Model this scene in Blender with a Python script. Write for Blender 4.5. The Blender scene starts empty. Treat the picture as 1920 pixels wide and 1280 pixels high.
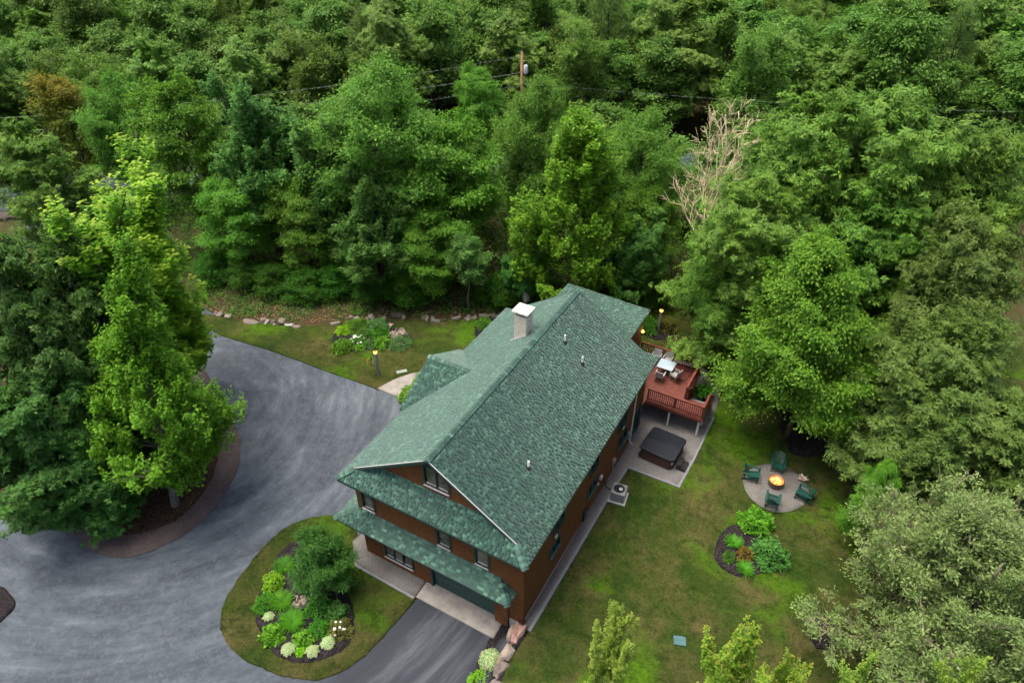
import bpy, bmesh, math, random
import numpy as np
from mathutils import Vector, Matrix, geometry
from math import radians, sin, cos, pi, sqrt, atan2

S = bpy.context.scene
C = S.collection

# ------------------------------------------------------------------ camera
cam_d = bpy.data.cameras.new('camera')
cam = bpy.data.objects.new('camera', cam_d); C.objects.link(cam)
CAM = Vector((13.5625, -15.9166, 31.8941))
_R = Vector((0.87193428, 0.48961362, 0.00301841))
_U = Vector((-0.29781561, 0.52545511, 0.7969961))
_F = Vector((-0.38863411, 0.69582715, -0.6039769))
cam.matrix_world = Matrix(((_R.x, _U.x, -_F.x, CAM.x), (_R.y, _U.y, -_F.y, CAM.y), (_R.z, _U.z, -_F.z, CAM.z), (0, 0, 0, 1)))
cam_d.lens = 36.0 * 1286.83 / 1920.0
cam_d.sensor_width = 36.0
cam_d.clip_end = 6000
S.camera = cam

# ------------------------------------------------------------------ sky and sun (overcast evening)
SUN_DIR = Vector((-0.28, -0.06, 0.95)).normalized()          # towards the sun
W = bpy.data.worlds.new('World'); S.world = W; W.use_nodes = True
nt = W.node_tree
sky = nt.nodes.new('ShaderNodeTexSky'); sky.sky_type = 'NISHITA'; sky.sun_disc = False
sky.sun_elevation = math.asin(SUN_DIR.z); sky.sun_rotation = atan2(SUN_DIR.x, SUN_DIR.y)
sky.air_density = 0.7; sky.dust_density = 6.0; sky.ozone_density = 0.4
bg = nt.nodes['Background']; nt.links.new(sky.outputs[0], bg.inputs[0]); bg.inputs[1].default_value = 0.15
sd = bpy.data.lights.new('sun', 'SUN'); sd.energy = 1.7; sd.angle = radians(45); sd.color = (1.0, 0.93, 0.80)
so = bpy.data.objects.new('sun', sd); C.objects.link(so)
so.rotation_euler = SUN_DIR.to_track_quat('Z', 'Y').to_euler()
S.view_settings.view_transform = 'Standard'; S.view_settings.look = 'None'
S.view_settings.exposure = 0.98; S.view_settings.gamma = 1.0
S.render.engine = 'CYCLES'
cy = S.cycles
cy.max_bounces = 5; cy.diffuse_bounces = 4; cy.glossy_bounces = 1; cy.transmission_bounces = 1
cy.transparent_max_bounces = 4; cy.use_denoising = True; cy.caustics_reflective = False; cy.caustics_refractive = False
cy.use_adaptive_sampling = True; cy.adaptive_threshold = 0.045; cy.adaptive_min_samples = 12

# ------------------------------------------------------------------ helpers
def ss(a, b, x):
    t = np.clip((x - a) / (b - a), 0, 1); return t * t * (3 - 2 * t)
def hgt(x, y):                                   # the ground falls 1.1 m towards the garage
    return -1.1 * (1 - ss(0, 11, y)) * (1 - ss(4.5, 5.0, x))

class MB:
    def __init__(s): s.v = []; s.f = []
    def add(s, vs, fs):
        b = len(s.v); s.v.extend([tuple(v) for v in vs]); s.f.extend([tuple(i + b for i in f) for f in fs]); return s
    def box(s, a, b, rz=0.0, piv=None):
        x0, y0, z0 = a; x1, y1, z1 = b
        vs = [(x, y, z) for z in (z0, z1) for y in (y0, y1) for x in (x0, x1)]
        if rz:
            px, py = piv if piv else ((x0 + x1) / 2, (y0 + y1) / 2); c, n = cos(rz), sin(rz)
            vs = [(px + (x - px) * c - (y - py) * n, py + (x - px) * n + (y - py) * c, z) for x, y, z in vs]
        return s.add(vs, [(0, 2, 3, 1), (4, 5, 7, 6), (0, 1, 5, 4), (2, 6, 7, 3), (0, 4, 6, 2), (1, 3, 7, 5)])
    def bar(s, p, q, w, t, up=(0, 0, 1)):        # a board from p to q, w across, t thick along up
        p, q, up = Vector(p), Vector(q), Vector(up); d = (q - p).normalized()
        sx = d.cross(up)
        if sx.length < 1e-4: sx = d.cross(Vector((1, 0, 0)))
        sx.normalize(); u = sx.cross(d).normalized()
        vs = [e + sx * (a * w / 2) + u * (b * t / 2) for e in (p, q) for a, b in ((-1, -1), (1, -1), (1, 1), (-1, 1))]
        return s.add(vs, [(0, 1, 2, 3), (7, 6, 5, 4), (0, 4, 5, 1), (1, 5, 6, 2), (2, 6, 7, 3), (3, 7, 4, 0)])
    def tube(s, pts, rs, n=6, cap=True):
        pts = [Vector(p) for p in pts]; b = len(s.v)
        for i, p in enumerate(pts):
            d = (pts[min(i + 1, len(pts) - 1)] - pts[max(i - 1, 0)])
            if d.length < 1e-6: d = Vector((0, 0, 1))
            d.normalize(); a = d.cross(Vector((0.31, 0.95, 0.1)) if abs(d.z) > .9 else Vector((0, 0, 1))).normalized(); e = d.cross(a)
            r = rs[i] if hasattr(rs, '__len__') else rs
            for k in range(n):
                w = 2 * pi * k / n; s.v.append(tuple(p + a * (r * cos(w)) + e * (r * sin(w))))
        for i in range(len(pts) - 1):
            for k in range(n):
                k2 = (k + 1) % n; s.f.append((b + i * n + k, b + i * n + k2, b + (i + 1) * n + k2, b + (i + 1) * n + k))
        if cap:
            s.f.append(tuple(b + k for k in range(n - 1, -1, -1))); s.f.append(tuple(b + (len(pts) - 1) * n + k for k in range(n)))
        return s
    def lathe(s, prof, n=20, c=(0, 0, 0)):
        b = len(s.v)
        for r, z in prof:
            for k in range(n):
                w = 2 * pi * k / n; s.v.append((c[0] + r * cos(w), c[1] + r * sin(w), c[2] + z))
        for i in range(len(prof) - 1):
            for k in range(n):
                k2 = (k + 1) % n; s.f.append((b + i * n + k, b + i * n + k2, b + (i + 1) * n + k2, b + (i + 1) * n + k))
        if prof[0][0] > .001: s.f.append(tuple(b + k for k in range(n - 1, -1, -1)))
        if prof[-1][0] > .001: s.f.append(tuple(b + (len(prof) - 1) * n + k for k in range(n)))
        return s
    def poly(s, vs): return s.add(vs, [tuple(range(len(vs)))])
    def slab(s, vs, t):                          # a polygon given thickness t straight down
        n = len(vs); vs = [Vector(v) for v in vs]; lo = [v - Vector((0, 0, t)) for v in vs]
        return s.add(vs + lo, [tuple(range(n)), tuple(range(2 * n - 1, n - 1, -1))] + [(i, n + i, n + (i + 1) % n, (i + 1) % n) for i in range(n)])
    def mesh(s, name):
        me = bpy.data.meshes.new(name); me.from_pydata(s.v, [], s.f)
        bm = bmesh.new(); bm.from_mesh(me); bmesh.ops.recalc_face_normals(bm, faces=bm.faces); bm.to_mesh(me); bm.free()
        return me

def np_mesh(name, V, Q, **attrs):
    V = np.ascontiguousarray(V, dtype=np.float32); Q = np.ascontiguousarray(Q, dtype=np.int32)
    me = bpy.data.meshes.new(name); m, k = Q.shape
    me.vertices.add(len(V)); me.vertices.foreach_set('co', V.ravel())
    me.loops.add(m * k); me.loops.foreach_set('vertex_index', Q.ravel())
    me.polygons.add(m); me.polygons.foreach_set('loop_start', np.arange(0, m * k, k, dtype=np.int32))
    for a, val in attrs.items():
        at = me.attributes.new(a, 'FLOAT', 'POINT'); at.data.foreach_set('value', np.ascontiguousarray(val, dtype=np.float32))
    me.update(calc_edges=True); return me

def obj(name, me, mat=None, parent=None, smooth=False, bevel=0):
    o = bpy.data.objects.new(name, me); C.objects.link(o)
    if mat is not None and not me.materials: me.materials.append(mat)
    if parent is not None: o.parent = parent
    if smooth: me.polygons.foreach_set('use_smooth', [True] * len(me.polygons))
    if bevel:
        b = o.modifiers.new('bevel', 'BEVEL'); b.width = bevel; b.segments = 2; b.limit_method = 'ANGLE'
    return o
def part(name, mb, mat, parent, smooth=False, bevel=0, label=None):
    o = obj(name, mb.mesh(name), mat, parent, smooth, bevel)
    if label: o['label'] = label
    return o
def tag(o, label=None, cat=None, group=None, kind=None):
    if label: o['label'] = label
    if cat: o['category'] = cat
    if group: o['group'] = group
    if kind: o['kind'] = kind
    return o
def thing(name, label, cat, loc=(0, 0, 0), rz=0, group=None):
    o = bpy.data.objects.new(name, None); C.objects.link(o); o.location = loc; o.rotation_euler = (0, 0, rz)
    o.empty_display_size = .2
    return tag(o, label, cat, group)
def copy_tree(o, parent=None):
    c = o.copy(); C.objects.link(c)
    if parent is not None: c.parent = parent
    for ch in list(o.children): copy_tree(ch, c)
    return c

# ------------------------------------------------------------------ materials
class NT:
    def __init__(s, name):
        s.m = bpy.data.materials.new(name); s.m.use_nodes = True; s.t = s.m.node_tree; s.b = s.t.nodes['Principled BSDF']; s.out = s.t.nodes['Material Output']
        s.tc = None
    def n(s, ty, **kw):
        q = s.t.nodes.new('ShaderNode' + ty)
        for k, v in kw.items():
            if k.startswith('i_'):
                q.inputs[k[2:].replace('_', ' ')].default_value = v
            else: setattr(q, k, v)
        return q
    def l(s, a, b): s.t.links.new(a, b)
    def co(s):
        if s.tc is None: s.tc = s.n('TexCoord')
        return s.tc.outputs['Object']
    def noise(s, scale, detail=4, rough=.55, vec=None, dist=0.0):
        q = s.n('TexNoise'); q.inputs['Scale'].default_value = scale; q.inputs['Detail'].default_value = detail
        q.inputs['Roughness'].default_value = rough; q.inputs['Distortion'].default_value = dist
        s.l(vec if vec is not None else s.co(), q.inputs['Vector']); return q.outputs['Fac']
    def ramp(s, fac, stops):
        q = s.n('ValToRGB'); e = q.color_ramp.elements
        while len(e) < len(stops): e.new(.5)
        for i, (p, c) in enumerate(stops):
            e[i].position = p; e[i].color = (*c, 1) if len(c) == 3 else c
        s.l(fac, q.inputs[0]); return q.outputs[0]
    def mix(s, fac, a, b, mode='MIX'):
        q = s.n('Mix'); q.data_type = 'RGBA'; q.blend_type = mode
        for v, i in ((fac, 0), (a, 6), (b, 7)):
            if hasattr(v, 'links'): s.l(v, q.inputs[i])
            else: q.inputs[i].default_value = v if i == 0 else ((*v, 1) if len(v) == 3 else v)
        return q.outputs[2]
    def math(s, op, a, b=0.0, clamp=False):
        q = s.n('Math'); q.operation = op; q.use_clamp = clamp
        for v, i in ((a, 0), (b, 1)):
            if hasattr(v, 'links'): s.l(v, q.inputs[i])
            else: q.inputs[i].default_value = v
        return q.outputs[0]
    def bump(s, h, strength=.4, dist=.02):
        q = s.n('Bump'); q.inputs['Strength'].default_value = strength; q.inputs['Distance'].default_value = dist
        s.l(h, q.inputs['Height']); s.l(q.outputs[0], s.b.inputs['Normal'])
    def col(s, c):
        if hasattr(c, 'links'): s.l(c, s.b.inputs['Base Color'])
        else: s.b.inputs['Base Color'].default_value = (*c, 1)
        return s
    def set(s, rough=.8, spec=.3, metal=0.0):
        s.b.inputs['Roughness'].default_value = rough; s.b.inputs['Specular IOR Level'].default_value = spec; s.b.inputs['Metallic'].default_value = metal
        return s
    def attr(s, a):
        q = s.n('Attribute'); q.attribute_name = a; return q.outputs['Fac']
    def rnd(s): return s.n('ObjectInfo').outputs['Random']

def plain(name, c, rough=.7, spec=.3, metal=0.0, var=.18, scale=6.0, bump=0.0):
    q = NT(name); q.set(rough, spec, metal)
    f = q.noise(scale, 6, .65)
    lo = tuple(max(0, x * (1 - var)) for x in c); hi = tuple(x * (1 + var) for x in c)
    q.col(q.ramp(f, [(.3, lo), (.7, hi)]))
    if bump: q.bump(q.noise(scale * 8, 4), bump, .01)
    return q.m

def emit(name, c, e):
    q = NT(name); q.b.inputs['Emission Color'].default_value = (*c, 1); q.b.inputs['Emission Strength'].default_value = e; q.col(c); return q.m

def leafmat(name, dark, light, tip=None, trans=.45, var=.25, rough=.55):
    q = NT(name); q.set(rough, .25)
    t = q.attr('tone'); r = q.rnd()
    c = q.mix(t, dark, light)
    if tip: c = q.mix(q.attr('tip'), c, tip)
    hs = q.n('HueSaturation'); q.l(c, hs.inputs['Color'])
    q.l(q.math('ADD', q.math('MULTIPLY', r, .024), .488), hs.inputs['Hue'])
    q.l(q.math('ADD', q.math('MULTIPLY', r, var), 1 - var / 2), hs.inputs['Value'])
    q.col(hs.outputs[0])
    if trans:
        tr = q.n('BsdfTranslucent'); q.l(hs.outputs[0], tr.inputs['Color'])
        mx = q.n('MixShader'); mx.inputs[0].default_value = trans
        q.l(q.b.outputs[0], mx.inputs[1]); q.l(tr.outputs[0], mx.inputs[2]); q.l(mx.outputs[0], q.out.inputs['Surface'])
    return q.m

M = {}
# ground covers
def lawn_colour(q):
    a = q.noise(.33, 8, .68); b = q.noise(1.5, 6, .7); c = q.noise(.16, 6, .62, dist=.8); d = q.noise(9, 6, .8)
    col = q.ramp(a, [(.36, (.026, .056, .007)), (.46, (.046, .068, .012)), (.55, (.070, .074, .020)), (.66, (.112, .096, .036))])
    col = q.mix(q.ramp(c, [(.52, (0, 0, 0)), (.62, (.9, .9, .9))]), col, (.066, .150, .005))
    col = q.mix(q.ramp(b, [(.36, (.7, .7, .7)), (.5, (0, 0, 0))]), col, (.019, .040, .006))
    col = q.mix(q.ramp(b, [(.56, (0, 0, 0)), (.72, (.55, .55, .55))]), col, (.108, .088, .038))
    return q.mix(q.ramp(d, [(.3, (0, 0, 0)), (.7, (1, 1, 1))]), q.mix(1.0, col, (.42, .43, .42), 'MULTIPLY'), q.mix(1.0, col, (1.3, 1.32, 1.3), 'MULTIPLY'))
q = NT('lawn'); q.set(.95, .1); q.col(lawn_colour(q)); q.bump(q.noise(30, 6, .8), 1.0, .05); M['lawn'] = q.m
q = NT('grass_blade'); q.set(.8, .15); q.col(q.mix(q.attr('tone'), q.mix(1.0, lawn_colour(q), (.7, .72, .6), 'MULTIPLY'), q.mix(1.0, lawn_colour(q), (1.5, 1.55, 1.3), 'MULTIPLY'))); M['blade'] = q.m
q = NT('forest_floor'); q.set(.95, .1)
a = q.noise(.35, 5, .6); b = q.noise(9, 5, .75)
q.col(q.mix(b, q.ramp(a, [(.4, (.035, .028, .014)), (.6, (.03, .045, .012))]), q.ramp(a, [(.35, (.11, .066, .036)), (.65, (.05, .065, .02))]))); q.bump(b, .8, .06); M['floor'] = q.m
q = NT('asphalt'); q.set(.75, .35)
sp_ = q.n('SeparateXYZ'); q.l(q.co(), sp_.inputs[0]); dx_ = q.math('ADD', sp_.outputs[0], 23.0); dy_ = q.math('SUBTRACT', sp_.outputs[1], 3.0)
rad_ = q.math('SQRT', q.math('ADD', q.math('MULTIPLY', dx_, dx_), q.math('MULTIPLY', dy_, dy_))); ang_ = q.math('MULTIPLY', q.math('ARCTAN2', dy_, dx_), 3.0)
class mp: pass
cb_ = q.n('CombineXYZ'); q.l(rad_, cb_.inputs[0]); q.l(ang_, cb_.inputs[1]); mp.outputs = [cb_.outputs[0]]
wv = q.noise(.85, 12, .70, mp.outputs[0], .15); bl = q.noise(.17, 9, .75); fi = q.noise(22, 6, .9); br = q.noise(2.2, 12, .86)
base = q.ramp(wv, [(.38, (.026, .036, .048)), (.47, (.042, .055, .069)), (.55, (.062, .079, .095)), (.66, (.108, .129, .148))])
base = q.mix(q.ramp(bl, [(.40, (.7, .7, .7)), (.58, (0, 0, 0))]), base, (.032, .043, .056))
base = q.mix(q.ramp(br, [(.48, (0, 0, 0)), (.66, (.55, .55, .55))]), base, (.110, .132, .150))
vo = q.n('TexVoronoi'); vo.feature = 'DISTANCE_TO_EDGE'; vo.inputs['Scale'].default_value = .14
dm = q.n('Mapping'); nz = q.n('TexNoise'); nz.inputs['Scale'].default_value = .7; nz.inputs['Detail'].default_value = 5; q.l(q.co(), nz.inputs['Vector'])
va = q.n('VectorMath'); va.operation = 'MULTIPLY_ADD'; q.l(nz.outputs['Color'], va.inputs[0]); va.inputs[1].default_value = (2.2, 2.2, 0); q.l(q.co(), va.inputs[2]); q.l(va.outputs[0], vo.inputs['Vector'])
crk = q.ramp(vo.outputs['Distance'], [(.0, (.6, .6, .6)), (.003, (0, 0, 0))])
crk = q.math('MULTIPLY', crk, q.ramp(q.noise(.25, 2), [(.48, (0, 0, 0)), (.55, (1, 1, 1))]))
base = q.mix(crk, base, (.022, .025, .032))
ds = q.n('VectorMath'); ds.operation = 'DISTANCE'; q.l(q.co(), ds.inputs[0]); ds.inputs[1].default_value = (2.6, -3.2, -1.1)     # newer, darker surface before the garage
nw = q.ramp(q.math('ADD', q.math('MULTIPLY', ds.outputs['Value'], .1), q.math('MULTIPLY', q.noise(.5, 6, .65), .35)), [(.70, (.95, .95, .95)), (1.0, (0, 0, 0))])
base = q.mix(nw, base, q.ramp(wv, [(.35, (.012, .015, .022)), (.52, (.021, .026, .035)), (.68, (.062, .070, .082))]))
q.col(q.mix(q.ramp(fi, [(.3, (0, 0, 0)), (.7, (1, 1, 1))]), q.mix(1.0, base, (.75, .75, .75), 'MULTIPLY'), q.mix(1.0, base, (1.4, 1.4, 1.4), 'MULTIPLY'))); q.bump(fi, .4, .01); M['asphalt'] = q.m
def gravel(name, c1, c2, c3, sc=17):
    q = NT(name); q.set(.9, .2); v = q.n('TexVoronoi'); v.inputs['Scale'].default_value = sc; q.l(q.co(), v.inputs['Vector'])
    s = q.n('SeparateColor'); q.l(v.outputs['Color'], s.inputs[0])
    c = q.ramp(s.outputs[0], [(.1, c1), (.5, c2), (.9, c3)])
    c = q.mix(q.ramp(q.noise(.8, 4), [(.4, (0, 0, 0)), (.7, (.5, .5, .5))]), c, c1)
    q.col(c); q.bump(q.math('SUBTRACT', 1.0, v.outputs['Distance']), 1.0, .03); return q.m
M['gravel'] = gravel('gravel', (.130, .126, .118), (.195, .188, .176), (.29, .28, .262), 42)
M['gravel_brown'] = gravel('gravel_brown', (.06, .045, .04), (.105, .082, .074), (.165, .135, .122), 38)
M['mulch'] = gravel('mulch', (.006, .005, .006), (.017, .014, .015), (.045, .036, .036))
M['mulch_brown'] = gravel('mulch_brown', (.012, .009, .006), (.035, .022, .012), (.11, .06, .028))
M['concrete'] = plain('concrete', (.25, .235, .21), .85, .25, var=.28, scale=1.6, bump=.2)
M['paver'] = plain('paver', (.20, .21, .225), .85, .25, var=.3, scale=3, bump=.3)
M['foundation'] = plain('foundation', (.42, .42, .40), .9, .2, var=.15)
# house
q = NT('cedar_siding'); q.set(.8, .2)
sx = q.n('SeparateXYZ'); q.l(q.co(), sx.inputs[0]); cx = q.n('CombineXYZ'); q.l(q.math('ADD', sx.outputs[0], sx.outputs[1]), cx.inputs[0]); q.l(sx.outputs[2], cx.inputs[1])
bk = q.n('TexBrick'); q.l(cx.outputs[0], bk.inputs['Vector']); bk.inputs['Scale'].default_value = 1.0; bk.inputs['Brick Width'].default_value = .16; bk.inputs['Row Height'].default_value = .14
bk.inputs['Mortar Size'].default_value = .006; bk.inputs['Color1'].default_value = (.150, .060, .017, 1); bk.inputs['Color2'].default_value = (.100, .039, .012, 1); bk.inputs['Mortar'].default_value = (.045, .016, .006, 1); bk.inputs['Bias'].default_value = .0
w1 = q.noise(1.3, 5, .6); w2 = q.noise(12, 4, .7, cx.outputs[0])
c = q.mix(q.ramp(w1, [(.4, (0, 0, 0)), (.75, (.5, .5, .5))]), bk.outputs['Color'], (.085, .040, .016))
q.col(q.mix(q.math('MULTIPLY', w2, .6), c, q.mix(1.0, c, (1.6, 1.5, 1.4), 'MULTIPLY'))); q.bump(bk.outputs['Fac'], -.5, .02); M['siding'] = q.m
def shingle_mat(name, src):
    q = NT(name); q.set(.72, .45); t = q.math('POWER', q.attr('tone') if src == 'tone' else q.rnd(), 1.4 if src == 'tone' else 1.9)
    c = q.ramp(t, [(.0, (.022, .064, .047)), (.35, (.032, .090, .064)), (.68, (.045, .121, .084)), (.86, (.074, .182, .124)), (1.0, (.106, .240, .162))])
    c = q.mix(q.ramp(q.noise(.55, 4), [(.45, (0, 0, 0)), (.7, (.35, .35, .35))]), c, (.062, .098, .082))
    q.b.inputs['Sheen Weight'].default_value = .25; q.b.inputs['Sheen Roughness'].default_value = .45; q.b.inputs['Sheen Tint'].default_value = (.75, 1, .88, 1)
    g = q.noise(90, 3, .8)
    q.col(q.mix(g, q.mix(1.0, c, (.68, .68, .68), 'MULTIPLY'), q.mix(1.0, c, (1.4, 1.4, 1.4), 'MULTIPLY'))); q.bump(g, .4, .006); return q.m
M['shingle'] = shingle_mat('roof_shingle', 'tone'); M['shingle_one'] = shingle_mat('roof_shingle_tab', 'rnd')
M['green_trim'] = plain('green_trim', (.012, .036, .030), .5, .4)
M['green_door'] = plain('green_door', (.014, .050, .040), .5, .4)
M['white_trim'] = plain('white_trim', (.52, .52, .49), .5, .4, var=.08)
M['sill'] = plain('window_sill', (.50, .48, .44), .6, .3)
M['soffit'] = plain('soffit', (.06, .030, .014), .8, .2)
q = NT('window_glass'); q.set(.06, .6); q.col(q.ramp(q.noise(2.2, 3), [(.35, (.030, .028, .025)), (.6, (.11, .095, .075))])); M['glass'] = q.m
q = NT('curtain_glass'); q.set(.1, .6); q.col(q.ramp(q.noise(2.0, 3), [(.3, (.12, .10, .075)), (.7, (.24, .20, .15))])); M['curtain'] = q.m
M['stone_pale'] = plain('pale_chimney_stone', (.66, .59, .47), .85, .2, var=.32, scale=5, bump=.5)
M['mortar'] = plain('mortar', (.46, .43, .38), .9, .2, var=.3)
M['cap_stone'] = plain('cap_stone', (.70, .66, .57), .8, .2, var=.1)
M['black_metal'] = plain('black_metal', (.012, .013, .015), .4, .5)
M['white_pvc'] = plain('white_pipe', (.78, .78, .76), .4, .4, var=.04)
M['grey_metal'] = plain('grey_metal', (.28, .28, .27), .5, .5, metal=.3)
M['deck_red'] = plain('deck_stain', (.125, .036, .026), .6, .35, var=.25, scale=3)
M['rail_red'] = plain('rail_stain', (.155, .042, .027), .55, .35, var=.22, scale=3)
M['wicker'] = plain('grey_wicker', (.30, .30, .29), .8, .3, var=.25, scale=30)
M['table_glass'] = plain('pale_table_top', (.36, .45, .52), .15, .6, var=.05)
M['chair_wood'] = plain('chair_leg_wood', (.22, .11, .06), .6, .3)
M['tub_cover'] = plain('tub_cover', (.006, .009, .015), .55, .3, var=.15, scale=2)
M['tub_side'] = plain('tub_cabinet', (.075, .034, .026), .6, .3, var=.15)
M['black_plastic'] = plain('black_plastic', (.014, .013, .013), .5, .4)
M['chair_green'] = plain('green_plastic_lumber', (.008, .062, .050), .5, .4, var=.2)
M['rust_metal'] = plain('rusted_drum', (.16, .11, .075), .6, .4, var=.4, scale=5)
M['ember'] = emit('embers', (1.0, .16, .015), 1.6)
M['flame'] = emit('flame', (1.0, .34, .05), 2.6)
M['lamp'] = emit('lit_lamp', (1.0, .40, .07), 3.2)
M['post_grey'] = plain('granite_post', (.20, .20, .21), .85, .2, var=.25, scale=10)
q = NT('rock'); q.set(.9, .2); f = q.noise(1.8, 8, .7); r = q.rnd()
c = q.ramp(r, [(.0, (.10, .085, .072)), (.35, (.19, .168, .145)), (.6, (.19, .155, .13)), (1.0, (.36, .34, .31))])
q.col(q.mix(f, q.mix(1.0, c, (.45, .45, .45), 'MULTIPLY'), q.mix(1.0, c, (1.45, 1.45, 1.45), 'MULTIPLY'))); q.bump(f, .8, .08); M['rock'] = q.m
M['rock_pink'] = plain('pink_ledge', (.42, .26, .20), .9, .2, var=.35, scale=3, bump=.6)
M['driftwood'] = plain('weathered_stump', (.30, .25, .20), .9, .2, var=.4, scale=6, bump=.6)
M['log'] = plain('firewood', (.30, .22, .17), .9, .2, var=.4, scale=8)
M['teal_plastic'] = plain('teal_lid', (.055, .13, .13), .6, .3)
M['pale_stone'] = plain('pale_slab', (.25, .29, .24), .8, .2)
M['pole_wood'] = plain('pole_wood', (.34, .20, .11), .9, .2, var=.3)
M['transformer'] = plain('transformer_paint', (.62, .66, .68), .5, .4)
M['wire'] = plain('wire', (.22, .23, .23), .5, .4)
M['terracotta'] = plain('terracotta', (.28, .12, .06), .8, .2)
def bark(name, c):
    q = NT(name); q.set(.95, .1); mp = q.n('Mapping'); q.l(q.co(), mp.inputs[0]); mp.inputs['Scale'].default_value = (6, 6, 1.2)
    f = q.noise(1.5, 7, .7, mp.outputs[0]); q.col(q.ramp(f, [(.3, tuple(x * .45 for x in c)), (.7, tuple(x * 1.3 for x in c))])); q.bump(f, .8, .05); return q.m
M['bark'] = bark('bark', (.085, .068, .052)); M['bark_grey'] = bark('grey_bark', (.19, .18, .165)); M['bark_dead'] = bark('bare_wood', (.80, .66, .43)); M['bark_willow'] = bark('willow_bark', (.27, .23, .165))
# foliage
M['lf_ash'] = leafmat('ash_leaf', (0.071, 0.179, 0.021), (0.202, 0.415, 0.048))
M['lf_maplegreen'] = leafmat('broad_maple_leaf', (0.061, 0.185, 0.013), (0.207, 0.431, 0.032), var=.1)
M['lf_garden'] = leafmat('garden_tree_leaf', (0.034, 0.120, 0.016), (0.095, 0.250, 0.036))
M['lf_maple'] = leafmat('maple_leaf', (.072, .210, .012), (.240, .540, .036), var=.12)
M['lf_layer'] = leafmat('layered_leaf', (0.063, 0.196, 0.017), (0.189, 0.426, 0.033))
M['lf_upright'] = leafmat('upright_leaf', (0.057, 0.174, 0.032), (0.161, 0.372, 0.068))
M['lf_oak'] = leafmat('oak_leaf', (0.035, 0.128, 0.018), (0.129, 0.292, 0.050))
M['lf_hick'] = leafmat('hickory_leaf', (0.066, 0.171, 0.021), (0.233, 0.426, 0.054))
M['lf_spire'] = leafmat('spire_maple_leaf', (0.101, 0.243, 0.010), (0.319, 0.534, 0.033), tip=(0.571, 0.581, 0.076))
M['lf_grey'] = leafmat('grey_green_leaf', (.064, .145, .022), (.205, .335, .066))
M['lf_willow'] = leafmat('willow_leaf', (.110, .190, .045), (.370, .475, .165), var=.1)
M['lf_sap'] = leafmat('sapling_leaf', (.130, .250, .018), (.330, .470, .070), tip=(.50, .36, .11))
M['lf_red'] = leafmat('redtip_leaf', (0.112, 0.292, 0.021), (0.323, 0.553, 0.053), tip=(0.750, 0.292, 0.091))
M['lf_rust'] = leafmat('rusty_leaf', (0.076, 0.132, 0.010), (0.185, 0.243, 0.021), tip=(0.437, 0.262, 0.027))
M['lf_forest'] = leafmat('forest_leaf', (0.051, 0.135, 0.018), (0.191, 0.359, 0.054), var=.4)
M['lf_forest2'] = leafmat('forest_leaf_light', (0.067, 0.156, 0.021), (0.238, 0.406, 0.063), var=.35)
M['lf_pine'] = leafmat('pine_needle', (.062, .140, .024), (.190, .310, .060), var=.2)
M['lf_under'] = leafmat('undergrowth_leaf', (0.025, 0.112, 0.008), (0.095, 0.262, 0.016))
M['lf_shrub'] = leafmat('shrub_leaf', (0.037, 0.160, 0.010), (0.134, 0.375, 0.028), var=.5)
M['lf_lime'] = leafmat('lime_leaf', (0.134, 0.375, 0.009), (0.403, 0.788, 0.027))
M['lf_blue'] = leafmat('blue_green_leaf', (0.067, 0.196, 0.057), (0.218, 0.440, 0.125))
M['lf_yellow'] = leafmat('golden_leaf', (.13, .085, .012), (.34, .215, .025))
M['lf_brown'] = leafmat('bronze_shrub_leaf', (0.101, 0.112, 0.021), (0.252, 0.262, 0.049))
M['lf_daylily'] = leafmat('daylily_blade', (0.043, 0.206, 0.010), (0.134, 0.449, 0.023))
M['lf_hosta'] = leafmat('hosta_leaf', (.095, .210, .060), (.170, .300, .090), tip=(.62, .64, .36), trans=.15)
M['lf_litter'] = leafmat('fallen_leaf', (.090, .050, .028), (.320, .190, .110), trans=0)
M['fl_white'] = plain('white_flower', (.75, .75, .72), .8, .2, var=.05); M['fl_red'] = plain('red_flower', (.45, .06, .05), .8, .2); M['fl_pink'] = plain('pink_flower', (.60, .36, .38), .8, .2)

# outlines traced on the ground plan (metres) and the trees one can tell apart: kind, x, y, height, crown radius, label
ISLAND_LAWN = [(-7.23, 2.25), (-8.39, 1.89), (-9.37, 1.2), (-10.22, 0.09), (-10.48, -1.56), (-10.21, -3.62), (-9.84, -5.09), (-9.17, -6.12), (-8.21, -6.75), (-6.75, -7.05), (-5.09, -6.91), (-3.42, -6.48), (-2.34, -5.81), (-1.61, -4.71), (-1.3, -3.44), (-1.12, -1.68), (-0.96, 0.21), (-4.49, 0.58)]
ISLAND_BED = [(-8.22, -4.58), (-7.2, -5.47), (-6.14, -5.93), (-5.17, -6.14), (-4.26, -6.0), (-3.51, -5.62), (-2.93, -5.04), (-2.49, -4.29), (-2.52, -3.54), (-2.98, -2.82), (-3.65, -2.19), (-4.49, -1.71), (-6.02, -0.85), (-7.73, -0.33), (-9.05, -0.52), (-9.41, -1.5), (-9.15, -2.42), (-8.68, -3.68)]
NORTH_BED = [(-19.16, 14.31), (-19.47, 14.82), (-19.56, 15.28), (-19.4, 16.61), (-18.21, 17.39), (-16.86, 18.05), (-15.88, 17.88), (-14.67, 17.65), (-13.86, 17.41), (-13.67, 16.64), (-14.0, 15.97), (-15.16, 15.03), (-16.37, 14.15), (-16.97, 13.48), (-17.34, 13.23), (-17.9, 13.28), (-18.54, 13.68)]
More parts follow.
